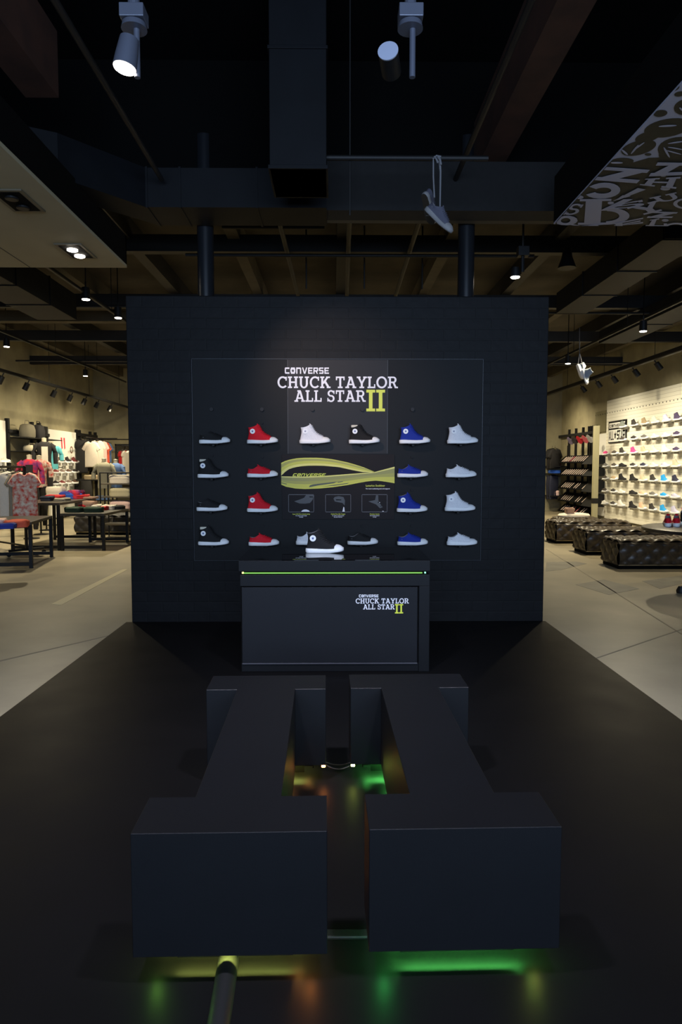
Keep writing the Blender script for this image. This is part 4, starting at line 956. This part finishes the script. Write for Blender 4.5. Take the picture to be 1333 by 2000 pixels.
# far end of the right fixture: hanging clothes and piles
for k, (dy, m_, kind, z_, lb) in enumerate(((2.75, G_black, 'shirt', 2.1, 'black hooded top hanging at the far end of the right wall fixture'), (3.05, G_black, 'shirt', 2.1, 'second black top hanging behind it at the far end of the right fixture'), (2.85, G_navy, 'trousers', 1.22, 'navy trousers hanging low beneath the red and blue piles'), (3.15, G_navy, 'trousers', 1.22, 'dark navy trousers hanging low right behind the display wall edge'))):
    yy = min(ya + dy, YB - .3)
    garment(kind, m_, (XR - .42, yy, z_), R(20), lb, 'hanging clothes on the right fixture', w=.42, h=.66 if kind == 'shirt' else .8, name='hanging_shirt' if kind == 'shirt' else 'hanging_trousers', cat='clothes', t=.07)
k_ = empty('wall_shelf', (XR - .001, ya + 2.65, 0), label='dark double shelf holding red and blue clothes behind the display wall edge', cat='shelf')
MB().box(-.55, 0, 1.50, 0, 1.0, 1.53).build('shelf_board', M_black, k_); MB().box(-.55, 0, 1.26, 0, 1.0, 1.29).build('shelf_board', M_black, k_); MB().box(-.55, 0, .52, 0, 1.0, .55).build('shelf_board', M_black, k_)
for s in (0, .96): MB().box(-.04, s, .2, -.001, s + .04, 2.2).build('upright', M_black, k_)
folded(G_red, (XR - .36, ya + 2.95, 1.532), 0, 'red folded pile on the upper dark shelf of the right room', None, .34, .4, .16)
folded(G_blue, (XR - .36, ya + 2.95, 1.292), 0, 'blue folded pile on the lower dark shelf of the right room', None, .36, .42, .10)
folded(G_pink, (XR - .36, ya + 2.95, .552), 0, 'cream folded pile on the lowest dark shelf of the right room', None, .3, .3, .16)

# tufted leather benches
def tufted(x, y, L, Dp, H, label, mt=M_leather):
    o = empty('tufted_ottoman', (x, y, 0), label=label, cat='ottoman', group='tufted leather ottomans')
    mb = MB(); nu, nv, nz = int(L / .05), int(Dp / .05), 9
    bm = bmesh.new(); vs = {}
    def puff(a, b, s=.24):       # diamond tufting height
        u, v = a / s + b / s, a / s - b / s
        return .034 * (abs(math.sin(PI * u)) * abs(math.sin(PI * v))) ** .5
    def grid(fn, nu, nv):
        g = [[bm.verts.new(fn(i / nu, j / nv)) for j in range(nv + 1)] for i in range(nu + 1)]
        for i in range(nu):
            for j in range(nv): bm.faces.new((g[i][j], g[i + 1][j], g[i + 1][j + 1], g[i][j + 1]))
    z0 = .05; rH = H - z0
    def edge(u): return min(1, min(u, 1 - u) * 12)
    def e2(a, Lx): return max(0, 1 - (min(a, Lx - a) / .05)) ** 2 * .03
    grid(lambda u, v: Vector((u * L, v * Dp, H - e2(u * L, L) - e2(v * Dp, Dp) + puff(u * L, v * Dp) - .01)), nu * 2, nv * 2)
    for yy, sg in ((0, -1), (Dp, 1)): grid(lambda u, v: Vector((u * L, yy + sg * (puff(u * L, v * rH) * edge(v) - e2(v * rH + .0, rH * 2) * .5), z0 + v * (rH - .035))), nu * 2, nz * 2)
    for xx, sg in ((0, -1), (L, 1)): grid(lambda u, v: Vector((xx + sg * puff(u * Dp, v * rH) * edge(v), u * Dp, z0 + v * (rH - .035))), nv * 2, nz * 2)
    bmesh.ops.remove_doubles(bm, verts=bm.verts, dist=.02 if False else .0005)
    mb.bm.free(); mb.bm = bm
    mb.build('cushion', mt, o, smooth=True)
    MB().box(.01, .01, 0, L - .01, Dp - .01, z0).build('base', M_matte, o)
    nl = MB().box(.0, -.006, z0 + .006, L, .004, z0 + .016, .002)
    nl.build('nailhead_trim', mat('brass_nail', (190, 170, 130), .3, metal=.6), o)
p = pl(1209, 1112); tufted(p.x, p.y, 1.9, .62, .43, 'brown tufted leather ottoman nearest the camera in the right room')
p = pl(1146, 1084); tufted(p.x, p.y, 1.45, .62, .43, 'dark tufted leather ottoman in the middle of the three in the right room')
p = pl(1092, 1062); tufted(p.x - .05, p.y, 1.45, .66, .43, 'brown tufted leather ottoman farthest of the three beside the display wall')
p = pl(1076, 1035); tufted(p.x, 15.5, .9, .6, .33, 'pale topped ottoman deep in the right room below the pack shelves')
one('folded_blanket', MB().lathe([(.36, 0), (.38, .03), (.34, .07), (.2, .09)], 24, sy=.5), G_white, 'cream throw lying on the farthest right ottoman', 'throw', loc=(p.x + .42, 15.8, .345), smooth=True)
folded(G_brown, (p.x + .3, 15.75, .435), 0, 'small brown bag lying on the cream throw', None, .2, .2, .12, name='small_bag', cat='bag')

# round table with red shoes at the right edge
cx_, cy_, rt = 4.52, 8.0, .80
o = empty('round_table', (cx_, cy_, 0), label='dark round table at the right edge carrying red shoes', cat='table')
MB().lathe([(rt - .01, .735), (rt, .74), (rt, .775), (rt - .01, .78)], 64).build('table_top', M_wood, o, smooth=True)
MB().lathe([(.05, .03), (.05, .735)], 20).build('pedestal', M_black, o, smooth=True); MB().lathe([(.32, 0), (.32, .02), (.06, .04)], 32).build('foot_plate', M_black, o, smooth=True)
for k, px in enumerate((1305, 1322)):
    p = at(px, 1028, 7.75); q = pl(px, 1029, .78)
    s_ = sneaker(False, C_red, M_rubber, (q.x, q.y, .781), R(64), ('left' if k == 0 else 'right') + ' one of two red sneakers seen from behind on the round table', 'red sneakers on the round table', patch=False); s_.scale = (1.2, 1.2, 1.25)
q = pl(1342, 1026, .78); sneaker(True, C_black, M_rubber, (q.x, q.y + .1, .781), R(60), 'black high-top at the right edge of the photo on the round table', None)
q = pl(1331, 1158); one('castor_foot', MB().lathe([(.05, 0), (.055, .03), (.03, .08)], 16), M_black, 'black round foot on the floor at the right edge of the photo', 'foot', loc=tuple(q), smooth=True)

# ------------------------------------------------------------------ left room
def table(x0, y0, w, d, h, label, rz=0, tm=M_wood):
    o = empty('display_table', (x0, y0, 0), rz, label, 'table', 'dark framed display tables'); b = .05
    MB().box(0, 0, h - .045, w, d, h, .003).build('table_top', mat('grey_black_top', (58, 54, 46), .4), o)
    for x, y in ((0, 0), (w - b, 0), (0, d - b), (w - b, d - b)): MB().box(x, y, .0, x + b, y + b, h - .045, .002).build('leg', M_black, o)
    MB().box(b, 0, .04, w - b, b, .04 + b).build('stretcher', M_black, o); MB().box(b, d - b, .04, w - b, d, .04 + b).build('stretcher', M_black, o)
    return o
c = pl(64, 1110)
table(c.x - 1.5 * math.cos(R(10)), c.y - 1.5 * math.sin(R(10)), 1.5, 1.35, .69, 'dark framed table nearest the camera at the left edge', R(10))
A_ = pl(21, 1076); B_ = pl(119, 1076); C_ = pl(205, 1076)
table(A_.x, B_.y + .02, B_.x - A_.x - .02, 1.9, .86, 'taller dark framed table stacked with red and blue clothes')
table(B_.x, C_.y, C_.x - B_.x, 1.45, .67, 'lower dark framed table with green folded clothes beside the display wall')
def onT(px, py, z): q = pl(px, {.86: max(py, 974), .67: max(py, 994.5)}.get(z, py), z); return (q.x, q.y, z + .0008)
for px, py, m_, h, w_, lb in ((8, 1032, G_royal, .07, .3, 'blue folded shirt on the nearest left table'), (33, 1029, G_orange, .09, .3, 'orange folded shirt with white collar on the nearest left table'), (-6, 1026, G_pink, .09, .24, 'pink folded shirt at the very left edge on the nearest table')):
    folded(m_, onT(px, py, .69), R(15), lb, 'folded clothes on the nearest left table', w_, .3, h)
for px, py, m_, h, w_, lb in ((94, 978, G_navy, .09, .22, 'navy folded jeans at the left front corner of the tall table'), (108, 977, G_red, .10, .34, 'red folded pile at the front of the tall table'), (122, 978, G_grey, .05, .24, 'grey folded top beside the red pile on the tall table'), (146, 973, G_blue, .12, .34, 'bright blue folded pile on the tall table'), (132, 971, G_royal, .14, .3, 'royal blue folded top behind the red pile'),
                           (162, 970, G_red, .08, .26, 'red folded top at the right end of the tall table'), (110, 968, G_white, .24, .34, 'white folded pile rising at the back left of the tall table'), (150, 967, G_plaid, .17, .26, 'purple and red folded shirt at the back of the tall table'), (176, 969, G_brown, .04, .3, 'flat taupe top at the far right of the tall table')):
    folded(m_, onT(px, py, .86), R(random.uniform(-8, 8)), lb, 'folded clothes on the tall left table', w_, .3, h)
for px, py, m_, h, w_, lb in ((146, 1000, G_green, .09, .32, 'dark green folded sweater at the front left of the low table'), (184, 1000, G_green, .09, .34, 'dark green folded sweater at the front right of the low table'), (170, 993, G_red, .10, .3, 'orange red folded top behind the green sweaters'), (187, 993, G_white, .09, .2, 'white folded top behind the green sweaters'), (172, 988, G_brown, .16, .34, 'taupe folded pile at the back of the low table'),
                           (214, 995, G_white, .09, .26, 'cream folded top at the right of the low table'), (206, 996, G_red, .07, .12, 'small red folded top at the right of the low table'), (228, 993, G_black, .07, .3, 'black folded top at the right back of the low table')):
    folded(m_, onT(px, py, .67), R(random.uniform(-8, 8)), lb, 'folded clothes on the low left table', w_, .28, h)
# garment rack with white shirts and floral jacket
ra, rb = Vector((-6.75, 12.9, 0)), Vector((-5.22, 11.6, 0)); dv = (rb - ra); Lr = dv.length; ang = math.atan2(dv.y, dv.x)
o = empty('garment_rack', tuple(ra), ang, 'black rolling rack with white shirts and a floral jacket at the left edge', 'rack')
MB().tube([(0, 0, 1.5), (Lr, 0, 1.5)], .02, 8).build('top_rail', M_black, o)
for x in (0, Lr):
    MB().box(x - .02, -.02, .12, x + .02, .02, 1.5).build('post', M_black, o); MB().tube([(x, -.3, .10), (x, .3, .10)], .02, 8).build('foot', M_black, o)
    for y in (-.3, .3): MB().lathe([(.035, -.012), (.035, .012)], 14).build('castor', M_black, o, (x, y, .036), (0, R(90), 0))
MB().tube([(0, 0, .16), (Lr, 0, .16)], .016, 8).build('lower_rail', M_black, o)
def rackpos(u, z=1.43): q = ra + dv * u; return (q.x, q.y, z)
for k in range(8):
    garment('shirt', G_white if k % 3 else G_grey, rackpos(.06 + k * .105), ang + R(62), '%s shirt on the rolling rack, %s from its left end' % ('white' if k % 3 else 'grey', ['first', 'second', 'third', 'fourth', 'fifth', 'sixth', 'seventh', 'eighth'][k]), 'shirts on the rolling rack', w=.5, h=.88, t=.04, sleeve=.1)
garment('shirt', G_floral, rackpos(1.0, 1.41), ang + R(62), 'floral red and white jacket with striped hem at the right end of the rack', None, w=.42, h=.86, t=.07, sleeve=.12, trim=G_black, name='floral_jacket', cat='jacket')
garment('shirt', G_grey, rackpos(.90, 1.40), ang + R(70), 'grey long jacket hanging behind the floral jacket', None, w=.36, h=.95, t=.05, sleeve=.12, trim=G_black, name='long_jacket', cat='jacket')
# wall fixture left with shelves and bags
y0, y1 = YX(12, XL), YX(92, XL)
zt2 = 1.5 + (912 - 818) * y0 / F
o = empty('wall_fixture', (XL + .001, y0, 0), label='black wall fixture with bags on the left concrete wall', cat='wall fixture')
for px in (13, 61, 75): MB().box(0, YX(px, XL) - y0 - .04, .1, .08, YX(px, XL) - y0 + .06, zt2).build('upright', M_black, o)
MB().box(.08, .0, zt2 - .35, .11, y1 - y0 - .02, zt2 - .27).build('cross_rail', M_black, o)
for z_ in (2.24, 1.90, 1.5): MB().box(0, .1, z_ - .02, .5, y1 - y0 - .15, z_).build('shelf_board', M_black, o)
MB().box(.0, y1 - y0 - .35, 2.2, .06, y1 - y0 - .02, 2.62).build('end_board', M_black, o)
def bag(m, loc, w, d, h, rz, lb):
    o = empty('shoulder_bag', loc, rz, lb, 'bag', 'bags on the left wall fixture')
    mb = MB(); mb.poly3([[Vector((w / 2 * s * math.copysign(abs(math.cos(t)) ** .6, math.cos(t)), d / 2 * s * math.copysign(abs(math.sin(t)) ** .6, math.sin(t)), z)) for t in [2 * PI * k / 18 for k in range(18)]] for z, s in ((0, .9), (.03, 1), (h * .6, 1), (h * .9, .85), (h, .5))])
    mb.build('bag_body', m, o, smooth=True); MB().tube([(-w * .3, 0, h * .8), (-w * .2, 0, h * 1.25), (w * .2, 0, h * 1.25), (w * .3, 0, h * .8)], .012, 6).build('handle', m, o)
bag(cloth('bag_grey', (110, 104, 88)), (XL + .30, y0 + .55, 2.241), .5, .3, .34, R(90), 'large grey bag on the top shelf of the left wall fixture')
bag(G_black, (XL + .28, y0 + 1.25, 2.241), .4, .26, .36, R(90), 'black backpack on the top shelf of the left wall fixture')
bag(cloth('bag_pale', (196, 186, 160)), (XL + .32, y0 + .75, 1.901), .5, .3, .16, R(80), 'pale flat bag on the second shelf of the left wall fixture')
bag(G_black, (XL + .28, y0 + 1.5, 1.901), .4, .26, .2, R(90), 'black bag on the second shelf of the left wall fixture')
# slatwall of the left wall and the one at the picture edge
def slat_left(pa, pb, ztop, label):
    a, b = YX(pa, XL), YX(pb, XL); o = empty('slatwall', (XL + .003, a, 0), label=label, cat='slatwall'); MB().box(0, 0, .04, .06, b - a, ztop).build('slatwall_board', M_white, o); return o, a, b
o, a, b = slat_left(93, 146, 2.56, 'tall white display board with small shoes on the left wall')
MB().box(.061, .15, 2.08, .064, .45, 2.12).build('text_line', M_printG, o)
for yy in (.82, 1.02): MB().poly3([[Vector((.061, yy + dx_, z_)) for dx_, z_ in ((0, 2.36), (.1, 2.36), (.12, 2.05), (.05, 2.02))], [Vector((.066, yy + dx_, z_)) for dx_, z_ in ((0, 2.36), (.1, 2.36), (.12, 2.05), (.05, 2.02))]]).build('sock_picture', cloth('sock_red', (206, 60, 80)), o)
MB().add(yring(.11, .07, .004).bm) if False else None
rg = yring(.11, .07, .004).build('ring_picture', cloth('ring_brown', (120, 84, 66)), o, (.061, 1.62, 2.02), (0, 0, R(90)))
cs = [YX(p_, XL + .12) for p_ in (103, 115.5, 128.5, 141)]
for r, z_ in enumerate((1.63, 1.33, 1.01, .70)):
    for k, yy in enumerate(cs):
        cn = [('grey', (130, 112, 104)), ('brown', (96, 72, 60)), ('black', (44, 38, 38)), ('maroon', (120, 50, 50))][(r * 3 + k) % 4]
        sneaker(r == 0, cloth('lw_' + cn[0], cn[1]), M_rubber, (XL + .14, yy - .12, z_), R(60), '%s sneaker on the %s row of the left white board, %s column' % (cn[0], ['top', 'second', 'third', 'bottom'][r], ['first', 'second', 'third', 'fourth'][k]), 'sneakers on the left white board', simple=True)
        tag(link('shoe_shelf', cached('lshelf', lambda: MB().box(0, -.14, -.012, .2, .16, -.0005, .001).box(0, -.06, -.09, .08, .08, -.012), M_rubber, False), None, (XL + .061, yy, z_)), 'ledge under the %s shoe of the %s row on the left white board' % (['first', 'second', 'third', 'fourth'][k], ['top', 'second', 'third', 'bottom'][r]), 'shelf', 'ledges of the left white board')
o2, a2, b2 = slat_left(-60, 8, 2.62, 'white display board cut by the left edge of the photo')
for r, z_ in enumerate((1.62, 1.2)):
    yy = YX(3, XL + .1); sneaker(False, G_white, M_rubber, (XL + .13, yy - .1, z_), R(70), 'white sneaker on the %s ledge at the left edge board' % ('upper', 'lower')[r], 'sneakers on the left edge board', simple=True)
    tag(link('shoe_shelf', cached('lshelf', None, M_rubber, False), None, (XL + .061, yy, z_)), 'ledge of the %s white sneaker at the left edge board' % ('upper', 'lower')[r], 'shelf', 'ledges of the left edge board')
# mannequins
def mq(px, py_top, Y, rz, lb, mcl, **k):
    t = at(px, py_top, Y); return torso((t.x, Y, 0), rz, lb, mcl, stand=t.z - .71, **k)
mq(57, 888, 14.3, R(20), 'mannequin in a red and purple shirt behind the rolling rack', G_plaid, m2=G_black, sleeves=2, legs=G_black)
mq(76, 889, 15.2, R(20), 'mannequin in a white patterned shirt behind the red one', G_floral, legs=G_black, sleeves=1)
mq(86, 855, 16.2, R(25), 'mannequin in a white top, dark jacket and black trousers before the left white board', G_black, m2=G_white, legs=G_black, sleeves=2)
mq(100, 862, 17.6, R(25), 'mannequin in a light blue shirt beside the left white board', G_cyan, sleeves=1)
mq(203, 895, 16.2, R(8), 'mannequin in a grey shirt seen from behind above the folded stacks', cloth('mq_grey', (150, 146, 126)), sleeves=1)
mq(226, 897, 16.6, R(-15), 'mannequin in a blue denim shirt near the display wall edge', G_denim, sleeves=1)
# hanging rail with shirts at the far left wall
y0, y1 = YX(147, XL), YX(187, XL)
o = empty('wall_fixture', (XL + .001, y0, 0), label='black wall fixture with hanging shirts in the far left corner', cat='wall fixture')
for px in (148, 154, 175, 185): MB().box(0, YX(px, XL) - y0 - .03, .3, .08, YX(px, XL) - y0 + .05, 2.66).build('upright', M_black, o)
MB().box(.08, 0, 2.46, .11, y1 - y0, 2.56).build('cross_rail', M_black, o)
MB().tube([(.62, -.75, 2.40), (.55, .2, 2.40), (.62, 1.35, 2.40)], .016, 8).build('hang_rail', M_black, o)
for yy, L_ in ((.45, 1.1), (1.15, 1.4)): MB().tube([(.08, yy, 2.4), (.08 + L_, yy, 2.4)], .018, 8).build('hang_arm', M_black, o)
for k, (px, py, Y, m_, h, lb) in enumerate(((159, 858, 21.3, G_black, 1.05, 'long black shirt hanging at the left of the far corner rail'), (165, 858, 21.7, G_black, 1.0, 'second black shirt hanging behind the long black one'), (178, 862, 20.8, G_white, .78, 'white t-shirt hanging in front on the far corner rail'), (190, 860, 21.4, G_white, .74, 'white t-shirt hanging second on the far corner rail'), (197, 861, 21.8, G_pink, .7, 'pale pink t-shirt on the far corner rail'),
                           (202, 863, 22.1, G_orange, .68, 'orange t-shirt on the far corner rail'), (206, 864, 22.4, G_denim, .66, 'blue t-shirt on the far corner rail'))):
    t = at(px, py, Y); garment('shirt', m_, tuple(t), R(10 if k < 3 else 35), lb, 'shirts on the far corner rail', w=.36 if k < 2 else .4, h=h, t=.05, sleeve=.16)
for k, (px, lb) in enumerate(((156, 'dark grey trousers hanging under the black shirts'), (166, 'dark trousers hanging beside them in the far left corner'))):
    t = at(px, 936, 21.2); garment('trousers', cloth('mq_dark', (40, 38, 36)), tuple(t), R(10), lb, 'trousers in the far left corner', w=.5, h=.85, name='hanging_trousers', cat='trousers')
o = empty('corner_table', (at(148, 933, 20).x, 20.0, 0), label='black shelf with folded tops in the far left corner', cat='shelf')
MB().box(0, 0, 1.10, 1.0, .5, 1.13).build('shelf_board', M_black, o); MB().box(.1, 0, .5, 1.0, .5, .53).build('shelf_board', M_black, o)
for x in (0, .96): MB().box(x, .22, 0, x + .04, .28, 1.13).build('upright', M_black, o)
t = o.location
folded(cloth('pile_beige', (170, 152, 120)), (t.x + .4, 20.2, 1.132), 0, 'beige folded tops on the black shelf in the far left corner', None, .4, .35, .13)
folded(G_orange, (t.x + .82, 20.2, 1.132), 0, 'orange folded top on the black shelf in the far left corner', None, .26, .3, .1)
folded(G_denim, (t.x + .7, 20.2, .532), 0, 'light blue folded top on the lower black shelf in the far left corner', None, .4, .3, .12)
# steel shelf unit with folded stacks
sa = at(195, 920, 14.35); Wn = 1.3; o = empty('steel_shelf_unit', (sa.x, 14.35, 0), label='black steel shelf unit with white folded stacks at the display wall edge', cat='shelf unit')
for x in (0, Wn):
    for y in (0, .5): MB().tube([(x, y, 0), (x, y, 1.38)], .016, 8).build('post', M_black, o)
MB().tube([(0, 0, 1.38), (Wn, 0, 1.38)], .016, 8).build('top_rail', M_black, o)
lv = (1.155, .88, .61, .3)
for z_ in lv: MB().box(0, 0, z_ - .025, Wn, .5, z_).build('shelf_board', mat('shelf_brown', (80, 72, 56), .5), o)
for k, (z_, m_, h, t) in enumerate(((lv[0], G_white, .17, 'top'), (lv[1], cloth('pile_cream', (196, 186, 152)), .18, 'second'), (lv[2], G_pink, .17, 'third'))):
    for j in range(2):
        folded(m_, (sa.x + .38 + j * .5, 14.57, z_ + .001), 0, '%s folded stack on the %s shelf of the steel unit, %s side' % (['white', 'cream', 'pale pink'][k], t, ('left', 'right')[j]), 'folded stacks on the steel shelf unit', .46, .36, h)
# far corner mirror; its reflected clothes are built as coats before it
o = empty('standing_frame', (at(225, 900, 19.5).x, 19.5, 0), label='tall thin black frame behind the denim mannequin', cat='frame')
MB().tube([(.3, 0, 2.08), (.3, -.32, 2.08), (.9, -.32, 2.08), (.9, 0, 2.08)], .014, 8).build('coat_rail', M_black, o)
for x in (0, .9): MB().box(x, 0, 0, x + .04, .04, 2.15).build('post', M_black, o)
MB().box(0, 0, 2.11, .94, .04, 2.15).build('top_bar', M_black, o); MB().box(.04, .01, .1, .9, .03, 2.11).build('dark_panel', mat('dark_olive_mirror', (44, 40, 26), .9), o)
for px, m_, lb in ((240, G_red, 'dark red coat reflected in the tall thin frame, built before it'), (246, G_white, 'cream coat reflected in the tall thin frame, built before it')):
    t = at(px, 880, 19.2); garment('shirt', m_, tuple(t), R(60), lb, 'reflected coats of the tall frame', w=.3, h=.85, t=.05, sleeve=.05, name='reflected_coat', cat='coat')
p = pl(146, 1045); tufted(p.x, p.y + .05, 1.5, .7, .44, 'dark upholstered ottoman in the left room behind the low table', mat('dark_tufted_leather', (34, 31, 30), .6, noise=.3))
# round ceiling speaker on the wall
for px, py, lb in ((140, 782, 'small round wall fitting under the left track'),):
    t = at(px, py, YX(px, XL)); one('wall_fitting', MB().lathe([(.09, 0), (.09, .03), (.06, .05)], 18), mat('fitting', (190, 180, 150), .5), lb, 'wall fitting', loc=(XL, t.y, t.z), rot=(0, R(90), 0), smooth=True)
